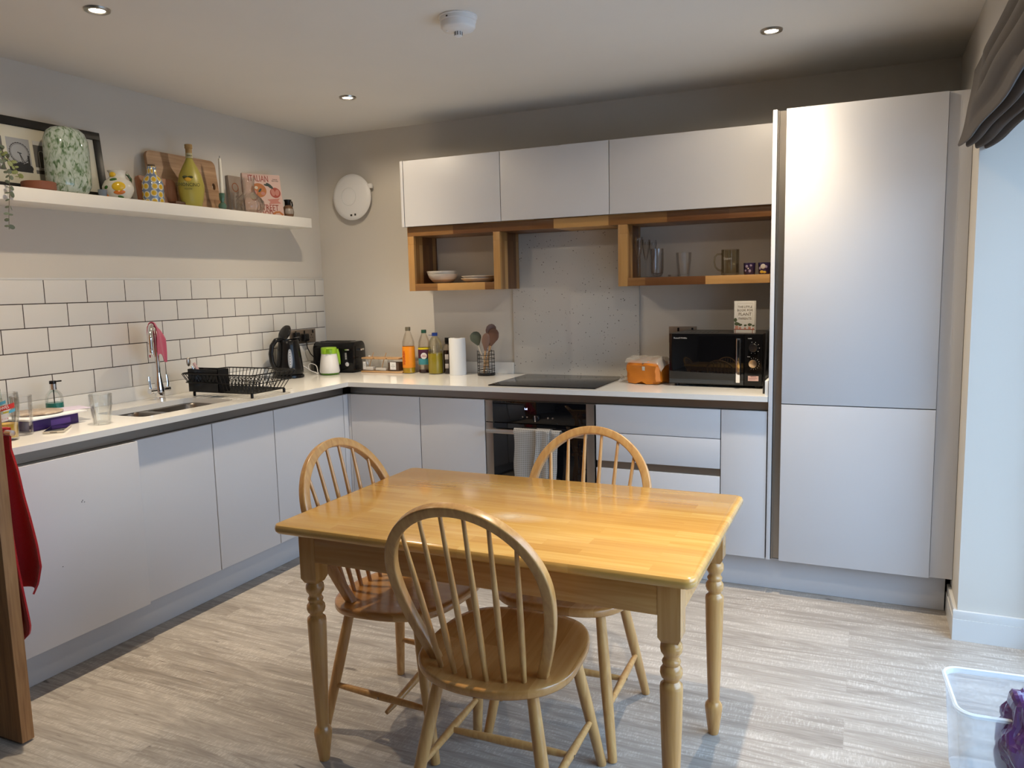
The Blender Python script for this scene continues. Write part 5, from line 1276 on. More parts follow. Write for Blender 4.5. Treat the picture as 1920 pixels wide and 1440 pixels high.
t = bottle('cordial_bottle', 0.799, -0.085, [(0, 0), (0.033, 0), (0.0365, 0.004), (0.037, 0.16), (0.034, 0.19), (0.022, 0.222), (0.0135, 0.238), (0.0135, 0.246), (0, 0.246)], clearp,
    'cordial bottle with purple and blue label and dark green cap', [('cordial', [(0, 0.002), (0.034, 0.003), (0.0355, 0.02), (0, 0.021)], mat('dark_cordial', (0.03, 0.006, 0.015), 0.15)),
    ('lower_label', [(0.0376, 0.052), (0.0380, 0.053), (0.0380, 0.088), (0.0376, 0.089)], mat('teal_label', (0.05, 0.27, 0.33), 0.4)), ('upper_label', [(0.0376, 0.089), (0.0380, 0.0895), (0.0380, 0.142), (0.0376, 0.143)], mat('plum_label', (0.07, 0.015, 0.05), 0.4)),
    ('yellow_band', [(0.0378, 0.143), (0.0384, 0.1435), (0.0384, 0.152), (0.0378, 0.153)], mat('yellow_band', (0.75, 0.60, 0.02), 0.4)), ('cap', [(0, 0.240), (0.0155, 0.240), (0.0155, 0.258), (0.0145, 0.260), (0, 0.260)], mat('dark_green_cap', (0.015, 0.07, 0.04), 0.4))])
W = WM[t.name]; n_ = Vector((0.45, -1, 0)).normalized(); rgv = Vector((-n_.y, n_.x, 0))
MB().lathe([(0, 0), (1, 0), (1, 0.0012), (0, 0.0012)], n=40, M=W @ Matrix.Translation(n_ * 0.0374 + Vector((0, 0, 0.105))) @ Vector((0, 0, 1)).rotation_difference(n_).to_matrix().to_4x4() @ Matrix.Diagonal((0.0185, 0.0185, 1, 1))).build('label_badge', M_printw, t, world=True)
text('badge_lettering', 'BLACK\nCURRANT', 0.009, mat('print_magenta', (0.45, 0.03, 0.14), 0.4), t, W @ (n_ * 0.0390 + Vector((0, 0, 0.105))), rgv, (0, 0, 1), squash=0.8)
t = bottle('oil_bottle', 0.893, -0.118, [(0, 0), (0.038, 0), (0.043, 0.004), (0.0445, 0.02), (0.043, 0.025), (0.0445, 0.03), (0.0445, 0.13), (0.043, 0.135), (0.0445, 0.14), (0.0435, 0.165), (0.036, 0.195), (0.022, 0.215), (0.016, 0.222), (0.016, 0.230), (0, 0.230)], glass('oil_plastic', (0.93, 0.92, 0.84), 0.05, 0.5),
    'wide plastic bottle of cooking oil with a blue cap', [('oil', [(0, 0.002), (0.041, 0.004), (0.0430, 0.02), (0.0430, 0.122), (0, 0.1225)], mat('cooking_oil', (0.42, 0.34, 0.035), 0.12)), ('cap', [(0, 0.226), (0.0175, 0.226), (0.0175, 0.240), (0.0165, 0.245), (0, 0.245)], mat('blue_cap', (0.015, 0.05, 0.28), 0.35))])
MB().box(-0.040, -0.015, -0.004, 0.004, 0.229, 0.232, 0.001).build('cap_strap', bpy.data.materials['blue_cap'], t)
s_ = MB()
for k in range(6): s_.lathe([(0.0440, 0.128 + k * 0.0085), (0.0455, 0.130 + k * 0.0085), (0.0440, 0.132 + k * 0.0085)], n=20, a0=R(-85), a1=R(-45))
s_.build('grip_ribs', glass('rib_plastic', (0.9, 0.9, 0.85), 0.05, 0.9), t)
t = bottle('soy_sauce_bottle', 0.962, -0.088, [(0, 0), (0.024, 0), (0.027, 0.004), (0.0275, 0.13), (0.023, 0.155), (0.0155, 0.175), (0.0145, 0.19), (0, 0.19)], mat('dark_sauce_glass', (0.012, 0.006, 0.005), 0.1, coat=0.3),
    'slim dark sauce bottle with a black cap beside the kitchen roll', [('upper_glass', [(0, 0.140), (0.0278, 0.140), (0.0235, 0.156), (0.0158, 0.176), (0, 0.177)], mat('sauce_neck', (0.16, 0.13, 0.10), 0.1)), ('cap', [(0, 0.186), (0.0165, 0.186), (0.0165, 0.212), (0.0155, 0.214), (0, 0.214)], M_black)])
nn = Vector((0.35, -1, 0)).normalized()
lb = MB()
for z0, z1 in ((0.086, 0.116), (0.032, 0.060)): lb.lathe([(0.0279, z0), (0.0282, z0 + 0.0004), (0.0282, z1 - 0.0004), (0.0279, z1)], n=16, a0=R(-100), a1=R(-55))
lb.build('label', mat('grey_label', (0.45, 0.42, 0.42), 0.5), t)
# --- kitchen roll
t = thing('kitchen_roll', pt(1.053, -0.132), 'upright white kitchen roll on the worktop', 'kitchen roll')
M_roll = mat('paper_roll', (0.80, 0.82, 0.84), 0.85, bump=0.15, bscale=180)
MB().lathe([(0.019, 0), (0.0475, 0), (0.0478, 0.002), (0.0478, 0.213), (0.0475, 0.215), (0.019, 0.215)], n=56).build('paper', M_roll, t)
MB().lathe([(0.017, 0.0005), (0.0192, 0.0005), (0.0192, 0.2155), (0.017, 0.2155)], n=32).build('tube', mat('card_tube', (0.35, 0.25, 0.16), 0.8), t)
def flap(u, v):
    a = R(-185 + 55 * u); r = 0.0482 + 0.010 * (1 - u) ** 2
    return Vector((r * math.cos(a), r * math.sin(a), 0.001 + 0.213 * v))
MB().grid(flap, 12, 4, 0.0006).build('loose_sheet', M_roll, t)
# --- utensil holder and utensils
def holder():
    hx, hy = 1.235, -0.128
    t = thing('utensil_holder', pt(hx, hy), 'black wire utensil holder with a round base', 'utensil holder')
    MB().lathe([(0, 0), (0.050, 0), (0.052, 0.003), (0.052, 0.014), (0.050, 0.016), (0, 0.016)], n=40).build('base', M_black, t)
    w = MB(); rr_ = 0.050
    for z in (0.028, 0.040, 0.055, 0.075, 0.097, 0.119): w.tube([(rr_ * math.cos(2 * PI * k / 32), rr_ * math.sin(2 * PI * k / 32), z) for k in range(32)], 0.0016, n=6, closed=True)
    for q in range(3):
        a0 = 2 * PI * q / 3 + R(-90 - 25)
        w.tube([(rr_ * math.cos(a0), rr_ * math.sin(a0), 0.014), (rr_ * math.cos(a0), rr_ * math.sin(a0), 0.142)] , 0.0018, n=6)
        a1 = a0 + R(70)
        w.tube([(rr_ * math.cos(a1), rr_ * math.sin(a1), 0.014), (rr_ * math.cos(a1), rr_ * math.sin(a1), 0.142)], 0.0018, n=6)
        w.tube([(rr_ * math.cos(a1 + (R(50)) * k / 6), rr_ * math.sin(a1 + R(50) * k / 6), 0.142) for k in range(7)], 0.0018, n=6)
    w.build('wire_cage', M_blackm, t)
    def ut(name, bx, by, tx, ty, tz, hm, sm, label, hr=0.0055, sw=0.030, sl=0.048, bend=0.0, sole=True, roll=0.0, th=0.006, neck=0.035):
        p0 = Vector((hx + bx, hy + by, Z + 0.0165)); p1 = Vector((hx + tx, hy + ty, Z + tz))
        t = thing(name, p0, label, 'utensil')
        d = (p1 - p0).normalized(); Lh = (p1 - p0).length - sl * 1.6
        pe = p0 + d * Lh
        MB().tube([p0, p0.lerp(pe, 0.5), pe], [hr * 0.9, hr, hr], n=12).build('handle', hm, t, world=True)
        M = aim(pe, p1) @ Matrix.Rotation(R(roll), 4, 'Z')
        MB().lathe([(0.001, -neck), (0.0055, -neck * 0.9), (0.006, 0.0), (0.55 * sw, sl * 0.45), (0.92 * sw, sl * 0.9), (sw, sl * 1.2), (0.85 * sw, sl * 1.65), (0.5 * sw, sl * 1.9), (0.001, sl * 2.0)], n=24, M=M @ Matrix.Diagonal((1, 0.16, 1, 1))).build('head', sm, t, world=True)
    br = mat('brown_silicone', (0.13, 0.065, 0.045), 0.45); gg = mat('sage_silicone', (0.07, 0.085, 0.065), 0.5)
    hw = mat('pale_handle', (0.50, 0.47, 0.42), 0.4); lw = mat('light_wood_handle', (0.45, 0.28, 0.14), 0.5)
    ut('silicone_spoon', 0.012, 0.0, -0.070, 0.0, 0.235, hw, gg, 'sage green silicone spoon in the wire utensil holder', roll=15, sw=0.034, sl=0.042)
    ut('wooden_spoon', 0.0, 0.012, 0.036, 0.006, 0.278, lw, br, 'tallest dark brown spoon in the wire utensil holder', roll=50, sw=0.034, sl=0.046)
    ut('wooden_spoon', -0.012, -0.008, 0.058, -0.004, 0.250, lw, br, 'broad brown spoon leaning right in the wire utensil holder', roll=10, sw=0.034, sl=0.052)
    ut('spatula', -0.006, -0.020, 0.014, -0.018, 0.225, lw, mat('mid_brown_silicone', (0.19, 0.11, 0.08), 0.45), 'slimmer lighter brown spatula at the front of the wire utensil holder', roll=25, sw=0.025, sl=0.052)
holder()
# --- loaf in an orange wrapper
def loaf():
    t = thing('bread_loaf', pt(2.222, -0.250), 'bread loaf in orange wrapping beside the microwave', 'bread', rz=R(-14))
    org = mat('orange_wrap', (0.62, 0.20, 0.02), 0.35, bump=0.5, bscale=40); cl = milky('crinkled_film', (0.75, 0.70, 0.62), 0.35, 0.15)
    b = bmesh.new(); bmesh.ops.create_cube(b, size=1)
    bmesh.ops.subdivide_edges(b, edges=b.edges, cuts=5, use_grid_fill=True)
    for v in b.verts:
        p = v.co
        w = 1 + 0.10 * (p.z + 0.5) ; 
        top = 0.5 + p.z
        x = p.x * 0.190 * (1.0 - 0.05 * top); y = p.y * 0.150; z = (p.z + 0.5) * 0.105
        if top > 0.9: z += 0.018 * math.cos(p.x * 3) * math.cos(p.y * 3)
        n = noise.noise(Vector((p.x * 4, p.y * 4, p.z * 4))) * 0.006
        v.co = (x + n, y + n, max(0.002, z + n * (top > 0.1)))
    bmesh.ops.bevel(b, geom=[e for e in b.edges if e.calc_face_angle(0) > 1.0], offset=0.012, segments=3, affect='EDGES', clamp_overlap=True)
    m = MB(); m._merge(b); m.build('wrapped_loaf', org, t)
    def film(u, v):
        x = -0.095 + 0.205 * u; y = -0.075 + 0.16 * v
        z = 0.107 + 0.030 * math.sin(PI * v) ** 0.6 + 0.004 * math.sin(u * 17 + v * 5) * math.sin(v * 13)
        if u > 0.9: z -= (u - 0.9) * 0.4
        return Vector((x, y, z))
    MB().grid(film, 24, 18).build('clear_film', cl, t)
    MB().ball((0.005, 0.003, 0.100), 1, 0.090, 0.068, 0.030, seg=28).build('crust', mat('brown_crust', (0.24, 0.13, 0.08), 0.6), t)
    def tail(u, v):
        a = 2 * PI * v; r = (0.008 + 0.022 * u) * (1 + 0.35 * math.sin(a * 3 + u * 9))
        return Vector((-0.095 - 0.045 * u, -0.03 + r * math.cos(a), max(0.0015, 0.016 + 0.6 * r * math.sin(a))))
    MB().grid(tail, 8, 16).build('twisted_end', cl, t)
    MB().box(0.006, 0.022, -0.0800, -0.0785, 0.070, 0.090, 0.0005).build('price_label', mat('pale_label', (0.50, 0.48, 0.42), 0.6), t)
loaf()
# --- microwave
def microwave():
    t = thing('microwave', pt(2.572, -0.350), 'black microwave oven with two dials and mirrored door', 'microwave', rz=R(-3.0))
    w = 0.222; D_ = 0.31; z0, z1 = 0.012, 0.258
    MB().box(-w, w, 0.012, D_, z0, z1, 0.003).build('casing', mat('satin_black_casing', (0.02, 0.018, 0.017), 0.35), t)
    MB().box(-w, 0.138, -0.008, 0.0115, z0, z1, 0.003).build('door', M_blackgl, t)
    MB().box(-w + 0.002, 0.137, -0.0088, -0.0079, z0 + 0.005, z0 + 0.024, 0.0003).build('door_trim', mat('smoked_trim', (0.05, 0.055, 0.06), 0.3), t)
    MB().box(0.1395, w, -0.006, 0.0115, z0, z1, 0.003).build('control_panel', M_gloss, t)
    h = MB().box(0.106, 0.126, -0.034, -0.024, z0 + 0.016, z1 - 0.020, 0.004).box(0.109, 0.123, -0.026, -0.0081, z0 + 0.022, z0 + 0.034).box(0.109, 0.123, -0.026, -0.0081, z1 - 0.040, z1 - 0.028)
    h.build('door_handle', M_chrome, t)
    for z in (0.193, 0.118):
        k = MB().lathe([(0, 0), (0.021, 0), (0.020, 0.012), (0.0185, 0.014), (0, 0.014)], n=40, M=Matrix.Translation((0.181, -0.0062, z)) @ RX).build('dial', M_chrome, t)
        mk = MB()
        for q in range(11 if z < 0.15 else 7):
            a = R(200 - q * (22 if z < 0.15 else 36)); mk.box(-0.0007, 0.0007, -0.0004, 0, 0.0255, 0.0285, M=Matrix.Translation((0.181, -0.0062, z)) @ Matrix.Rotation(a, 4, 'Y'))
        mk.build('dial_marks', M_printw, t)
    MB().box(0.158, 0.206, -0.0069, -0.0062, 0.036, 0.060).build('sticker', mat('pink_sticker', (0.72, 0.50, 0.48), 0.5), t)
    MB().box(0.170, 0.195, -0.0073, -0.0070, 0.055, 0.057).box(0.162, 0.200, -0.0073, -0.0070, 0.048, 0.0492).box(0.162, 0.192, -0.0073, -0.0070, 0.042, 0.0432).build('sticker_print', mat('print_brown', (0.2, 0.05, 0.05), 0.5), t)
    W = WM[t.name]; X_ = (W.to_3x3() @ Vector((1, 0, 0)))
    text('brand_lettering', 'Russell Hobbs', 0.0115, mat('print_silver', (0.45, 0.45, 0.45), 0.4), t, W @ Vector((-0.166, -0.0086, z1 - 0.022)), X_, (0, 0, 1))
    text('dial_lettering', 'POWER', 0.005, M_printw, t, W @ Vector((0.164, -0.0066, 0.236)), X_, (0, 0, 1)); text('dial_lettering', 'TIMER', 0.005, M_printw, t, W @ Vector((0.160, -0.0066, 0.150)), X_, (0, 0, 1))
    v_ = MB()
    for k in range(9): v_.box(-0.19 + k * 0.022, -0.18 + k * 0.022, 0.06, 0.13, z1 - 0.0005, z1 + 0.0004)
    v_.build('vent_slots', M_dark, t)
    for x in (-w + 0.03, w - 0.03):
        for y in (0.03, D_ - 0.03): MB().lathe([(0, 0), (0.012, 0), (0.012, 0.0125), (0, 0.0125)], c=(x, y, 0), n=16).build('foot', M_black, t)
microwave()
def plant_book():
    t = thing('small_hardback_book', (2.702, -0.310, Z + 0.2588), 'small white hardback about house plants standing on the microwave', 'book', rz=R(-8))
    w, h, d = 0.049, 0.152, 0.017
    cream = mat('book_white', (0.52, 0.50, 0.46), 0.5)
    MB().box(-w, w, -0.0022, 0, 0, h, 0.0006).box(-w, w, d, d + 0.0022, 0, h, 0.0006).box(-w, -w + 0.003, -0.0022, d + 0.0022, 0, h, 0.0006).build('cover', cream, t)
    MB().box(-w + 0.003, w - 0.003, 0.0001, d - 0.0001, 0.002, h - 0.002).build('pages', mat('page_grey', (0.40, 0.38, 0.34), 0.8), t)
    W = WM[t.name]; X_ = W.to_3x3() @ Vector((1, 0, 0))
    for s, z, sz in (('THE LITTLE', 0.124, 0.0135), ('BOOK FOR', 0.108, 0.0148), ('PLANT', 0.0895, 0.0205), ('PARENTS', 0.069, 0.0150)):
        text('title_lettering', s, sz, mat('print_olive', (0.16, 0.13, 0.09), 0.6) if 'print_olive' not in bpy.data.materials else bpy.data.materials['print_olive'], t, W @ Vector((0.003, -0.0024, z)), X_, (0, 0, 1))
    f = MB(); a0, a1, b0, b1 = -0.033, 0.040, 0.060, 0.140
    f.box(a0, a1, -0.0026, -0.0022, b1, b1 + 0.0007).box(a1, a1 + 0.0007, -0.0026, -0.0022, b0, b1).box(a0, a0 + 0.0007, -0.0026, -0.0022, b0, b1)
    f.build('cover_border', mat('print_tan', (0.30, 0.25, 0.18), 0.6), t)
    MB().box(-w, w, -0.0027, -0.0022, 0.016, 0.0195).box(-w, w, -0.0027, -0.0022, 0.0, 0.0, 0).box(-0.044, -0.041, -0.0027, -0.0022, 0, 0.016).box(0.038, 0.041, -0.0027, -0.0022, 0, 0.016).build('printed_shelf', mat('print_redwood', (0.20, 0.05, 0.025), 0.6), t)
    pots = MB(); lv = MB()
    for x, s in ((-0.036, 1.3), (-0.020, 0.9), (0.004, 0.7), (0.025, 1.0), (0.042, 0.6)):
        pots.box(x - 0.006 * s, x + 0.006 * s, -0.0027, -0.0022, 0.0195, 0.0195 + 0.011 * s)
        lv.ball((x, -0.0025, 0.035 * 0.8 + 0.012 * s), 0.0085 * s, 1, 0.02, 0.8, seg=10).ball((x + 0.006 * s, -0.0025, 0.038 * 0.8 + 0.010 * s), 0.006 * s, 1, 0.02, 0.8, seg=10)
    lv.ball((-0.042, -0.0025, 0.062), 0.008, 1, 0.02, 1.2, seg=10)
    pots.build('printed_pots', mat('print_clay', (0.36, 0.17, 0.12), 0.6), t); lv.build('printed_leaves', mat('print_leaf', (0.05, 0.065, 0.03), 0.6), t)
plant_book()
tr = MB().box(-0.008, 0.0, -0.46, 0, 0, 0.285, 0.003)
tag(tr.build('baking_tray', mat('dark_tray', (0.03, 0.03, 0.032), 0.3, metal=0.5), None, T=Matrix.Translation((2.824, -0.075, Z)) @ Matrix.Rotation(R(2), 4, 'Y')), 'thin black baking tray standing on edge right of the microwave', 'tray')
# ================================================================== on the open shelves
SZ = 1.4372
M_cream = mat('cream_stoneware', (0.66, 0.62, 0.55), 0.3)
M_creamb = mat('speckled_stoneware', (0.50, 0.37, 0.26), 0.4)
def bowl(x, y, z, label):
    t = thing('bowl', (x, y, z), label, 'bowl', group='cream bowls in the left open shelf')
    MB().lathe([(0.070, 0.020), (0.082, 0.034), (0.088, 0.052), (0.0865, 0.0525), (0.079, 0.036), (0.06, 0.016), (0, 0.012), (0, 0.010), (0.055, 0.011)], n=56).build('upper_wall', M_cream, t)
    MB().lathe([(0, 0), (0.040, 0), (0.045, 0.003), (0.060, 0.010), (0.0705, 0.0205), (0.055, 0.0105), (0, 0.009)], n=56).build('raw_foot', M_creamb, t)
bowl(0.982, -0.150, SZ, 'cream bowl with tan base, lower of the stacked pair')
bowl(0.975, -0.150, SZ + 0.0175, 'cream bowl stacked on top of another cream bowl')
def plate(x, y, z, r, label):
    tag(MB().lathe([(0, 0), (r * 0.62, 0), (r * 0.64, 0.003), (r * 0.82, 0.009), (r, 0.022), (r - 0.001, 0.024), (r * 0.80, 0.0125), (0, 0.007)], c=(x, y, z), n=60).build('side_plate', M_plate_c), label, 'plate', 'cream plates in the left open shelf')
M_plate_c = mat('pale_stoneware', (0.62, 0.55, 0.47), 0.35)
plate(1.215, -0.135, SZ, 0.110, 'pale shallow plate, lower of the two stacked plates')
plate(1.222, -0.135, SZ + 0.0125, 0.112, 'pale shallow plate on top of the other plate')
GZ = 1.4382
def flute_glass(x, y, label, h=0.205, m=None):
    t = thing('champagne_flute', (x, y, GZ), label, 'glass', group='champagne flutes in the right open shelf')
    m = m or M_clear
    MB().lathe([(0, 0), (0.030, 0), (0.030, 0.0015), (0.006, 0.006), (0.0032, 0.012), (0.003, h * 0.42), (0.006, h * 0.47), (0.0135, h * 0.62), (0.0205, h * 0.80), (0.0215, h * 0.88), (0.020, h), (0.019, h), (0.0200, h * 0.87), (0.012, h * 0.62), (0.004, h * 0.48), (0, h * 0.46)], n=36).build('glass_body', m, t)
    o = MB()
    for k in range(9):
        a = 2 * PI * k / 9; o.ball((0.0195 * math.cos(a), 0.0195 * math.sin(a), h * 0.9), 0.0035, 1, 1, 2.2, seg=8)
    o.build('cut_facets', m, t)
flute_glass(2.160, -0.205, 'cut-glass champagne flute at the front left of the open shelf')
flute_glass(2.178, -0.130, 'champagne flute behind the front cut-glass flute', 0.195)
flute_glass(2.197, -0.065, 'rearmost champagne flute near the wall in the open shelf', 0.195)
t = thing('stemless_glass', (2.243, -0.155, GZ), 'tall straight clear glass with a rounded bottom right of the flutes', 'glass')
MB().lathe([(0, 0.004), (0.012, 0.003), (0.024, 0.008), (0.0315, 0.022), (0.033, 0.045), (0.033, 0.145), (0.0315, 0.145), (0.0315, 0.045), (0.029, 0.022), (0, 0.012)], n=44).lathe([(0, 0), (0.024, 0), (0.024, 0.002), (0.01, 0.004), (0, 0.004)], n=36).build('glass_body', glass('bright_glass', (0.96, 0.96, 0.97), 0.0, 0.9), t)
tag(MB().lathe([(0, 0), (0.030, 0), (0.033, 0.004), (0.034, 0.012), (0.031, 0.012), (0.028, 0.004), (0, 0.003)], c=(2.315, -0.08, GZ), n=30).build('glass_dish', M_clear), 'tiny clear glass dish between the tall glasses', 'dish')
tumbler('tumbler', 2.378, -0.150, GZ, 0.120, 0.029, 0.039, 'faceted clear tumbler alone in the middle of the right open shelf')
def mug():
    t = thing('glass_beer_mug', (2.612, -0.175, GZ), 'clear glass mug with a handle on the left of its body', 'mug')
    gm = glass('mug_glass', (0.86, 0.84, 0.76), 0.0, 0.6)
    MB().lathe([(0, 0), (0.040, 0), (0.043, 0.005), (0.043, 0.125), (0.0405, 0.125), (0.040, 0.012), (0, 0.010)], n=48).build('glass_body', gm, t)
    MB().tube([(-0.041, 0, 0.105), (-0.062, 0, 0.104), (-0.074, 0, 0.092), (-0.077, 0, 0.065), (-0.071, 0, 0.042), (-0.058, 0, 0.028), (-0.041, 0, 0.022)], 0.0048, n=10).build('handle', gm, t)
    text('engraving', 'Stein', 0.020, mat('engraved_grey', (0.40, 0.39, 0.36), 0.6), t, WM[t.name] @ Vector((-0.006, -0.0440, 0.080)), (1, 0, 0), (0, 0, 1))
mug()
def cup(x, base, label, blobs):
    t = thing('patterned_cup', (x, -0.165, GZ), label, 'cup')
    MB().lathe([(0, 0), (0.024, 0), (0.0265, 0.003), (0.029, 0.057), (0.027, 0.057), (0.0245, 0.006), (0, 0.005)], n=40).build('cup_body', mat('navy_glaze', (0.03, 0.02, 0.07), 0.2, coat=0.4) if 'navy_glaze' not in bpy.data.materials else bpy.data.materials['navy_glaze'], t)
    for nm, az, z, r, s, m in blobs:
        a = R(az); rr_ = 0.0268 + z * 0.045
        M = Matrix.Translation((rr_ * math.cos(a), rr_ * math.sin(a), z)) @ Matrix.Rotation(a, 4, 'Z')
        MB().ball((0, 0, 0), r, 0.14, 1, s, seg=14, M=M).build(nm, m, t)
pk = mat('motif_lilac', (0.30, 0.24, 0.36), 0.3); pw = mat('motif_pale', (0.52, 0.48, 0.44), 0.3); py_ = mat('motif_yellow', (0.50, 0.30, 0.03), 0.3)
cup(2.703, None, 'small dark cup with lilac pattern right of the glass mug', [('painted_flower', -110, 0.04, 0.007, 1, pk), ('painted_flower', -80, 0.018, 0.006, 1.2, pk), ('painted_flower', -70, 0.044, 0.006, 0.8, pk), ('painted_flower', -125, 0.020, 0.005, 1, pk), ('painted_flower', -95, 0.030, 0.0035, 1, pw)])
cup(2.772, None, 'small dark cup with pale and yellow picture at the shelf end', [('painted_face', -95, 0.038, 0.012, 1, pw), ('painted_flower', -128, 0.030, 0.007, 1, pk), ('painted_sun', -108, 0.012, 0.010, 0.7, py_), ('painted_sun', -80, 0.010, 0.008, 0.7, py_), ('painted_flower', -66, 0.036, 0.006, 1.2, pk)])

# ================================================================== table
def dining_table():
    t = thing('dining_table', (2.306, -2.105, 0), 'rectangular honey-coloured dining table with turned legs', 'table')
    hx, hy, ht, th = 0.600, 0.380, 0.750, 0.030
    r = 0.028
    def outline(inset, rr):
        out = []
        for (px, py, a) in ((hx - rr, hy - rr, 0), (-hx + rr, hy - rr, 90), (-hx + rr, -hy + rr, 180), (hx - rr, -hy + rr, 270)):
            for k in range(9):
                an = R(a + 90 * k / 8); out.append((px + (rr - inset) * math.cos(an), py + (rr - inset) * math.sin(an)))
        return out
    b = bmesh.new(); rings = []
    for ins, z in ((0.011, ht), (0.004, ht - 0.0025), (0.0008, ht - 0.008), (0.0, ht - 0.014), (0.0015, ht - 0.021), (0.007, ht - 0.027), (0.014, ht - th)):
        rings.append([b.verts.new((x, y, z)) for x, y in outline(ins, r)])
    for A, B in zip(rings[:-1], rings[1:]):
        for i in range(len(A)): b.faces.new((A[i], A[(i + 1) % len(A)], B[(i + 1) % len(A)], B[i]))
    b.faces.new(rings[0]); b.faces.new(list(reversed(rings[-1])))
    m = MB(); m._merge(b); m.build('tabletop', M_tabletop, t, smooth=35)
    # worn pale marks on the varnish
    lx, ly = 0.527, 0.290
    prof = [(0.0, 0.0), (0.0145, 0.0), (0.016, 0.003), (0.0195, 0.028), (0.0255, 0.075), (0.0268, 0.088), (0.0255, 0.098), (0.0195, 0.107), (0.0172, 0.112), (0.0180, 0.120), (0.0185, 0.140), (0.0225, 0.245), (0.0258, 0.345), (0.0275, 0.425), (0.0278, 0.442), (0.0265, 0.450),
            (0.0215, 0.4545), (0.0185, 0.459), (0.0195, 0.464), (0.0245, 0.469), (0.0272, 0.479), (0.0262, 0.489), (0.0215, 0.496), (0.0195, 0.499), (0.0215, 0.503), (0.0228, 0.507), (0.0215, 0.511), (0.0185, 0.515), (0.0185, 0.521), (0.0210, 0.526), (0.0255, 0.532), (0.0270, 0.542), (0.0255, 0.552), (0.0200, 0.559), (0.0200, 0.566)]
    for sx in (-1, 1):
        for sy in (-1, 1):
            m = MB().lathe(prof + [(0, 0.566)], c=(sx * lx, sy * ly, 0), n=36)
            w = 0.0275
            bl = bmesh.new(); rg = []
            for ww, z in ((0.020, 0.559), (w - 0.004, 0.566), (w, 0.574), (w, ht - th)):
                rg.append([bl.verts.new((sx * lx + a * ww, sy * ly + c * ww, z)) for a, c in ((-1, -1), (1, -1), (1, 1), (-1, 1))])
            for A, B in zip(rg[:-1], rg[1:]):
                for i in range(4): bl.faces.new((A[i], A[(i + 1) % 4], B[(i + 1) % 4], B[i]))
            bl.faces.new(list(reversed(rg[0]))); bl.faces.new(rg[-1])
            m._merge(bl)
            m.build('leg', M_tablewd, t)
    zt, zb = ht - th, 0.628
    for sy in (-1, 1): MB().box(-lx + 0.0275, lx - 0.0275, sy * ly + sy * 0.016 - 0.011, sy * ly + sy * 0.016 + 0.009, zb, zt, 0.0015).build('apron', M_apron, t)
    for sx in (-1, 1): MB().box(sx * lx + sx * 0.016 - 0.011, sx * lx + sx * 0.016 + 0.009, -ly + 0.0275, ly - 0.0275, zb, zt, 0.0015).build('apron', M_apron, t)
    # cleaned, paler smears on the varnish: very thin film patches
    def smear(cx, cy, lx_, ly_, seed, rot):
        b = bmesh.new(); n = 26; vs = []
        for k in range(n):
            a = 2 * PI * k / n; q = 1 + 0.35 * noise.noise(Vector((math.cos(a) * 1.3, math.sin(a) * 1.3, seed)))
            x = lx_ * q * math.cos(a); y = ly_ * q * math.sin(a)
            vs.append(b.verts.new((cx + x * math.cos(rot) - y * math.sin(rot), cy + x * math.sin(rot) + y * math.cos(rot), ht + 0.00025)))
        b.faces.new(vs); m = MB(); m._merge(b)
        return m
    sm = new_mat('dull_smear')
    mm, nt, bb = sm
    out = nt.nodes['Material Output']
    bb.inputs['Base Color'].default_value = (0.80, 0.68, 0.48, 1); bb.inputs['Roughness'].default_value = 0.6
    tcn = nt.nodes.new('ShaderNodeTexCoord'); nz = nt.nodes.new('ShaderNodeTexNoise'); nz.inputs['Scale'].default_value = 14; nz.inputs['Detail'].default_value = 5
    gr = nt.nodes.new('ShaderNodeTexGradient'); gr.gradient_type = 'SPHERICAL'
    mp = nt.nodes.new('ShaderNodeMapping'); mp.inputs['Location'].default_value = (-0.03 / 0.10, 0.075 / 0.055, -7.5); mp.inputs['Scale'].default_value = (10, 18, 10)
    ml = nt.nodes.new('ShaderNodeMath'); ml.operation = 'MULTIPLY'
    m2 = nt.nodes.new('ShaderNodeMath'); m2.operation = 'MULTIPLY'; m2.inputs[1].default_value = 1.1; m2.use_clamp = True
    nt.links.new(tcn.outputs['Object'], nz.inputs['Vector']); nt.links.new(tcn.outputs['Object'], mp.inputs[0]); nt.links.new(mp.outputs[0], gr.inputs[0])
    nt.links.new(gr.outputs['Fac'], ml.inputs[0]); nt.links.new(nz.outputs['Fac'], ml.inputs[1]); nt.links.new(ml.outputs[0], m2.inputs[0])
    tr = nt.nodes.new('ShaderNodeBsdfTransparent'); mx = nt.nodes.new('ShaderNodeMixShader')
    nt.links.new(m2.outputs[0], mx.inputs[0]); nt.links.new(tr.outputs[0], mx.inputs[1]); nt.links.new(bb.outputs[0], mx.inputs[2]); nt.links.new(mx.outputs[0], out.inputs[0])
    smear(0.03, -0.075, 0.11, 0.06, 3.0, 0).build('worn_patch', mm, t)
dining_table()

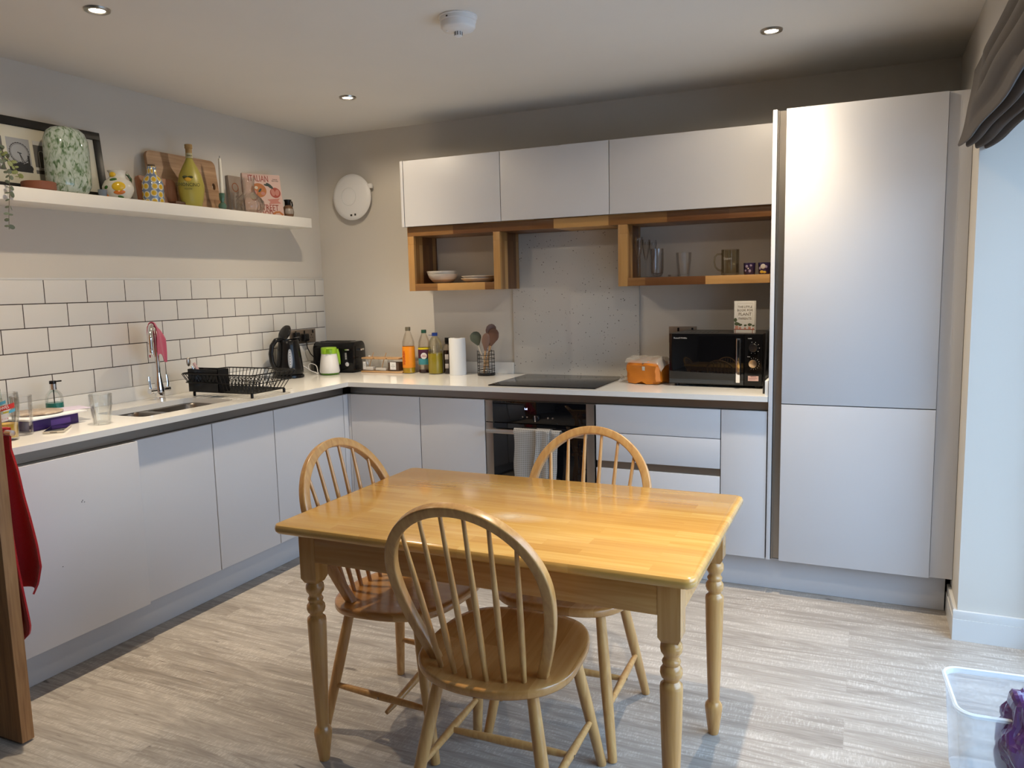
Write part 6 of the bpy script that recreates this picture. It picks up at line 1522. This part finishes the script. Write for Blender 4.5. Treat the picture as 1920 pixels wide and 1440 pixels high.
# ================================================================== chairs
CH = dict(hs=0.438, tilt=0.060, sb=0.116, sby=-0.173, sbc=0.025, hb=0.166, hby=-0.111, ht=0.910, lean=0.392, hw=0.222, zc=0.690, fx=0.203, fy=0.224, rx=0.206, ry=-0.198,
          tfx=0.140, tfy=0.129, trx=0.126, try_=-0.129, sw=0.219, sf=0.218, sr=-0.220, e1=3.233, e2=2.174, stw=0.151, sm=-0.045)
def seat_z(y): return CH['hs'] + CH['tilt'] * y
def hoop_y(z): return CH['hby'] - CH['lean'] * (z - seat_z(CH['hby']))
def make_chair(label):
    c = CH
    t = thing('windsor_chair', (0, 0, 0), label, 'chair', group=None)
    # seat: rounded outline, slightly dished
    n = 96
    def outline(k):
        out = []
        for i in range(n):
            a = 2 * PI * i / n; co, si = math.cos(a), math.sin(a)
            e = 2 / c['e1'] if si >= 0 else 2 / c['e2']
            x = c['sw'] * math.copysign(abs(co) ** e, co)
            y = c['sm'] + ((c['sf'] - c['sm']) if si >= 0 else (c['sm'] - c['sr'])) * math.copysign(abs(si) ** e, si)
            out.append((x * k, c['sm'] + (y - c['sm']) * k))
        return out
    b = bmesh.new(); rings = []
    T = 0.026
    for k, dz in ((0.12, -0.0075), (0.35, -0.0072), (0.6, -0.0052), (0.8, -0.0018), (0.9, 0.0), (0.97, 0.0), (0.992, -0.0018), (1.0, -0.006), (1.0, -T + 0.007), (0.985, -T + 0.0015), (0.96, -T), (0.5, -T)):
        rings.append([b.verts.new((x, y, seat_z(y) + dz)) for x, y in outline(k)])
    for A, B in zip(rings[:-1], rings[1:]):
        for i in range(n): b.faces.new((A[i], A[(i + 1) % n], B[(i + 1) % n], B[i]))
    b.faces.new(rings[0]); b.faces.new(list(reversed(rings[-1])))
    m = MB(); m._merge(b); m.build('seat', M_seat, t, smooth=50)
    # bent hoop, rounded rectangular section
    band = 0.028; off = band / 2
    z0 = seat_z(c['hby']); pts = []
    zc, w = c['zc'], c['hw'] - off
    hb = c['hb'] - off
    for i in range(15):
        z = z0 - 0.014 + (zc - z0 + 0.014) * i / 15; u = max(0, (z - z0)) / (zc - z0)
        pts.append((hb + (w - hb) * math.sin(u * PI / 2), hoop_y(z), z))
    top = []
    for i in range(41):
        a = PI * i / 40; z = zc + (c['ht'] - off - zc) * math.sin(a); top.append((w * math.cos(a), hoop_y(z), z))
    P = pts + top + [(-x, y, z) for x, y, z in reversed(pts)]
    nd = Vector((0, 1, c['lean'])).normalized()
    hb_, tb_ = band / 2, 0.0125
    sec = []
    for sx_, sy_, a in ((1, 1, 0), (-1, 1, 90), (-1, -1, 180), (1, -1, 270)):
        for k in range(4):
            an = R(a + 30 * k); sec.append(((hb_ - 0.004) * sx_ + 0.004 * math.cos(an), (tb_ - 0.004) * sy_ + 0.004 * math.sin(an)))
    MB().sweep(P, nd, sec).build('back_hoop', M_chair, t, smooth=40)
    for i in range(6):
        u = (i - 2.5) / 2.5
        yb = c['sby'] + c['sbc'] * u * u
        p0 = Vector((c['sb'] * u, yb, seat_z(yb) - 0.008))
        x = c['stw'] * u; ww = c['hw'] - band; q = min(abs(x / ww), 0.99)
        z = zc + (c['ht'] - band - zc) * math.sqrt(1 - q * q) + 0.004
        p1 = Vector((x, hoop_y(z), z))
        m = MB(); rod(m, p0, p1, [(0, 0.0066), (0.25, 0.0084), (0.5, 0.0080), (0.85, 0.0060), (1.0, 0.0052)], 12)
        m.build('spindle', M_chair, t)
    # splayed legs
    feet = {}
    for sx_ in (1, -1):
        for f in (1, -1):
            ty = c['tfy'] if f > 0 else c['try_']; tx = c['tfx'] if f > 0 else c['trx']
            bx, by = (c['fx'], c['fy']) if f > 0 else (c['rx'], c['ry'])
            p1 = Vector((sx_ * tx, ty, seat_z(ty) - 0.012)); p0 = Vector((sx_ * bx, by, 0.0))
            d = (p1 - p0).normalized()
            m = MB()
            m.lathe([(0, 0), (0.0125, 0.0), (0.0140, 0.004), (0.0155, 0.10), (0.0175, 0.22), (0.0168, 0.32), (0.0145, (p1 - p0).length)], n=20, M=aim(p0, p1))
            # trim the foot flush with the floor
            for v in m.bm.verts:
                if v.co.z < 0.0: v.co.z = 0.0
            m.build('leg', M_chair, t)
            feet[(sx_, f)] = (p0, p1)
    def on(k, z):
        p0, p1 = feet[k]; s = z / p1.z; return p0.lerp(p1, s)
    mids = []
    for sx_ in (1, -1):
        a, b_ = on((sx_, -1), 0.150), on((sx_, 1), 0.152)
        m = MB(); rod(m, a, b_, [(0, 0.0075), (0.12, 0.0095), (0.5, 0.0120), (0.88, 0.0095), (1, 0.0075)], 14)
        st = m.build('side_stretcher', M_chair, t)
        mid = a.lerp(b_, 0.5)
        MB().tube([mid + Vector((sx_ * 0.010, 0, 0)), mid + Vector((sx_ * 0.0145, 0, 0.0))], 0.0035, n=12).build('screw_head', M_steel, st)
        mids.append(mid)
    m = MB(); rod(m, mids[1], mids[0], [(0, 0.0075), (0.10, 0.0095), (0.5, 0.0125), (0.90, 0.0095), (1, 0.0075)], 14)
    m.build('cross_stretcher', M_chair, t)
    return t
lab = ('chair nearest the camera with its hoop back towards us', 'chair at the left end of the table, its cross stretcher hanging loose', 'chair behind the table facing us, in front of the oven')
chair = make_chair('wooden spindle-back chair nearest the camera, seen from behind')
poses = ((2.364, -2.333, 0.026, 'wooden spindle-back chair nearest the camera, seen from behind'),
         (1.893, -2.073, -1.630, 'wooden spindle-back chair at the left table end with a loose hanging crossbar'),
         (2.377, -1.863, 3.172, 'wooden spindle-back chair across the table in front of the oven'))
for i, (x, y, rz, lb_) in enumerate(poses):
    o = chair if i == 0 else copy_tree(chair)
    o.location = (x, y, 0); o.rotation_euler = (0, 0, rz)
    o['label'] = lb_; o['group'] = 'spindle-back chairs around the dining table'
    if i == 1:      # its crossbar has come out of the near stretcher and droops to the floor side
        for ch in o.children:
            if ch.name.startswith('cross_stretcher'):
                far = Vector((-0.190, 0.005, 0.150)); tip = Vector((0.150, 0.008, 0.082))
                m = MB(); rod(m, far, tip, [(0, 0.0075), (0.10, 0.0095), (0.5, 0.0125), (0.90, 0.0095), (1, 0.0070)], 14)
                nb = m.build('cross_stretcher', M_chair, chair)
                nb.parent = o
                bpy.data.objects.remove(ch)
                break

# ================================================================== red towel on the far door handle
hd2 = MB().tube([(0.745, -2.664, 0.985), (0.745, -2.612, 0.985)], 0.009, n=16).tube([(0.742, -2.612, 0.985), (0.806, -2.612, 0.985)], 0.0095, n=18)
hd2.build('door_handle', M_chrome, dr, world=True)
M_red = mat('red_terry', (0.50, 0.008, 0.012), 0.95, bump=1.0, bscale=420, sheen=0.4)
def lerp_tab(tab, z):
    for (z0, x0), (z1, x1) in zip(tab[:-1], tab[1:]):
        if z0 >= z >= z1:
            s = (z0 - z) / (z0 - z1 + 1e-9); return x0 + (x1 - x0) * s
    return tab[-1][1] if z < tab[-1][0] else tab[0][1]
def red_towel():
    A = [(1.0, 0.765), (0.93, 0.758), (0.86, 0.782), (0.78, 0.800), (0.70, 0.826), (0.62, 0.850), (0.555, 0.862), (0.50, 0.846), (0.46, 0.820)]
    B = [(1.0, 0.755), (0.80, 0.780), (0.60, 0.805), (0.50, 0.825), (0.40, 0.846), (0.37, 0.850), (0.345, 0.842), (0.31, 0.800)]
    def lay(tab, zt, zb, y0, ph, zl):
        def f(u, v):
            z = zt + (zb - zt) * v
            xr = lerp_tab(tab, z); xl = 0.66
            x = xl + (xr - xl) * u
            zz = z - (zl * (1 - u)) * v
            return Vector((x, y0 + 0.016 * math.sin(u * 8 + ph + v * 1.5) * (0.3 + v), zz))
        return f
    m = MB().grid(lay(A, 0.998, 0.462, -2.600, 0.5, -0.02), 24, 46, 0.006).grid(lay(B, 0.990, 0.315, -2.630, 2.0, -0.03), 24, 46, 0.006)
    def over(u, v):
        th = PI * v
        return Vector((0.70 + 0.065 * u, -2.612 + 0.016 * math.cos(th) - 0.0, 0.988 + 0.013 * math.sin(th)))
    m.grid(over, 6, 10, 0.005)
    tag(m.build('red_towel', M_red), 'red towel hanging from the handle of the open oak door', 'towel')
red_towel()

# ================================================================== roman blind
def blind():
    t = thing('roman_blind', (3.565, -1.97, 1.868), 'dark grey-brown roman blind folded up above the patio window', 'blind')
    prof = [(3.586, 2.150), (3.566, 2.150), (3.561, 2.143), (3.557, 2.100), (3.550, 2.040), (3.540, 1.985), (3.528, 1.930), (3.518, 1.884), (3.521, 1.878), (3.528, 1.884), (3.536, 1.925), (3.541, 1.900), (3.545, 1.878), (3.550, 1.873), (3.556, 1.880), (3.563, 1.920), (3.570, 1.892), (3.576, 1.869), (3.581, 1.865), (3.587, 1.873), (3.592, 1.912), (3.599, 1.890), (3.604, 1.866), (3.609, 1.862), (3.614, 1.872), (3.617, 1.93)]
    fine = []
    for i in range(len(prof) - 1):
        k = 6 if i in (3, 4, 5, 6) else 3
        for j in range(k): fine.append((prof[i][0] + (prof[i + 1][0] - prof[i][0]) * j / k, prof[i][1] + (prof[i + 1][1] - prof[i][1]) * j / k))
    fine.append(prof[-1])
    ya, yb = -0.790, -3.16
    def f(u, v):
        k = v * (len(fine) - 1); i = min(int(k), len(fine) - 2); s = k - i
        x = fine[i][0] + (fine[i + 1][0] - fine[i][0]) * s; z = fine[i][1] + (fine[i + 1][1] - fine[i][1]) * s
        y = ya + (yb - ya) * u
        dist = -y + ya
        sag = 0.045 * math.sin(PI * min(1, u)) ** 0.7
        low = max(0.0, min(1.0, (2.15 - z) / 0.26))
        z -= sag * low
        if 1.93 < z + sag * low < 2.11 and x < 3.56:      # horizontal pleats that open towards the middle
            amp = 0.026 * min(1, max(0, (dist - 0.22) / 0.35))
            ph = (2.11 - (z + sag * low)) / 0.18
            x -= amp * abs(math.sin(ph * PI * 3.0)) + 0.01 * low * min(1, dist)
        x += 0.004 * math.sin(dist * 9 + z * 30) * low
        return Vector((x, y, z))
    MB().grid(f, 90, 110, 0.0022).build('fabric', mat('blind_fabric', (0.085, 0.075, 0.070), 0.9, bump=0.3, bscale=600), t, world=True, smooth=60)
    MB().box(3.562, 3.5862, yb, ya - 0.002, 2.118, 2.147, 0.002).build('head_rail', M_white, t, world=True)
blind()

# ================================================================== clear bin with a purple bag
def bin_():
    t = thing('clear_plastic_bin', (3.600, -1.787, 0), 'clear plastic storage box on the floor by the patio window', 'storage box', rz=R(4))
    def ring(hx, hy, r, z):
        out = []
        for (px, py, a) in ((hx - r, hy - r, 0), (-hx + r, hy - r, 90), (-hx + r, -hy + r, 180), (hx - r, -hy + r, 270)):
            for k in range(9):
                an = R(a + 90 * k / 8); out.append((px + r * math.cos(an), py + r * math.sin(an), z))
        return out
    def loft(loops, m=None, cap=True):
        b = bmesh.new(); L = [[b.verts.new(p) for p in lp] for lp in loops]
        for A, B in zip(L[:-1], L[1:]):
            for i in range(len(A)): b.faces.new((A[i], A[(i + 1) % len(A)], B[(i + 1) % len(A)], B[i]))
        if cap: b.faces.new(L[0])
        mb = MB(); mb._merge(b); return mb
    mp = milky('cloudy_clear_plastic', (0.78, 0.84, 0.90), 0.34, 0.12)
    loft([ring(0.100, 0.110, 0.030, 0.001), ring(0.106, 0.116, 0.034, 0.006), ring(0.124, 0.132, 0.042, 0.262)]).build('box_wall', mp, t)
    loft([ring(0.124, 0.132, 0.042, 0.258), ring(0.131, 0.139, 0.046, 0.260), ring(0.132, 0.140, 0.047, 0.268), ring(0.128, 0.136, 0.044, 0.272), ring(0.122, 0.130, 0.040, 0.270), ring(0.121, 0.129, 0.040, 0.255)], cap=False).build('rim', milky('rim_plastic', (0.85, 0.92, 0.97), 0.55, 0.15), t)
    # purple plastic bag pushed over the near right rim
    b = bmesh.new(); bmesh.ops.create_icosphere(b, subdivisions=5, radius=1.0)
    for v in b.verts:
        p = v.co.copy()
        n1 = noise.noise(p * 2.1 + Vector((3, 1, 7))); n2 = noise.cell(p * 2.6) ; n3 = noise.noise(p * 6.0)
        k = 1 + 0.34 * n1 + 0.16 * abs(noise.noise(p * 3.3 + Vector((9, 2, 4))))
        q = Vector((p.x * 0.092 * k, p.y * 0.085 * k, p.z * 0.155 * k))
        v.co = q + Vector((3.672, -1.902, 0.200))
        if v.co.z < 0.004: v.co.z = 0.004
    bmesh.ops.dissolve_limit(b, angle_limit=R(13), verts=b.verts, edges=b.edges)
    bmesh.ops.triangulate(b, faces=b.faces)
    m = MB(); m._merge(b)
    o = m.build('purple_bag', mat('purple_film', (0.075, 0.03, 0.12), 0.18, coat=0.5), None, smooth=0)
    for p in o.data.polygons: p.use_smooth = False
    tag(o, 'crumpled glossy purple plastic bag hanging over the clear storage box', 'bag')
bin_()
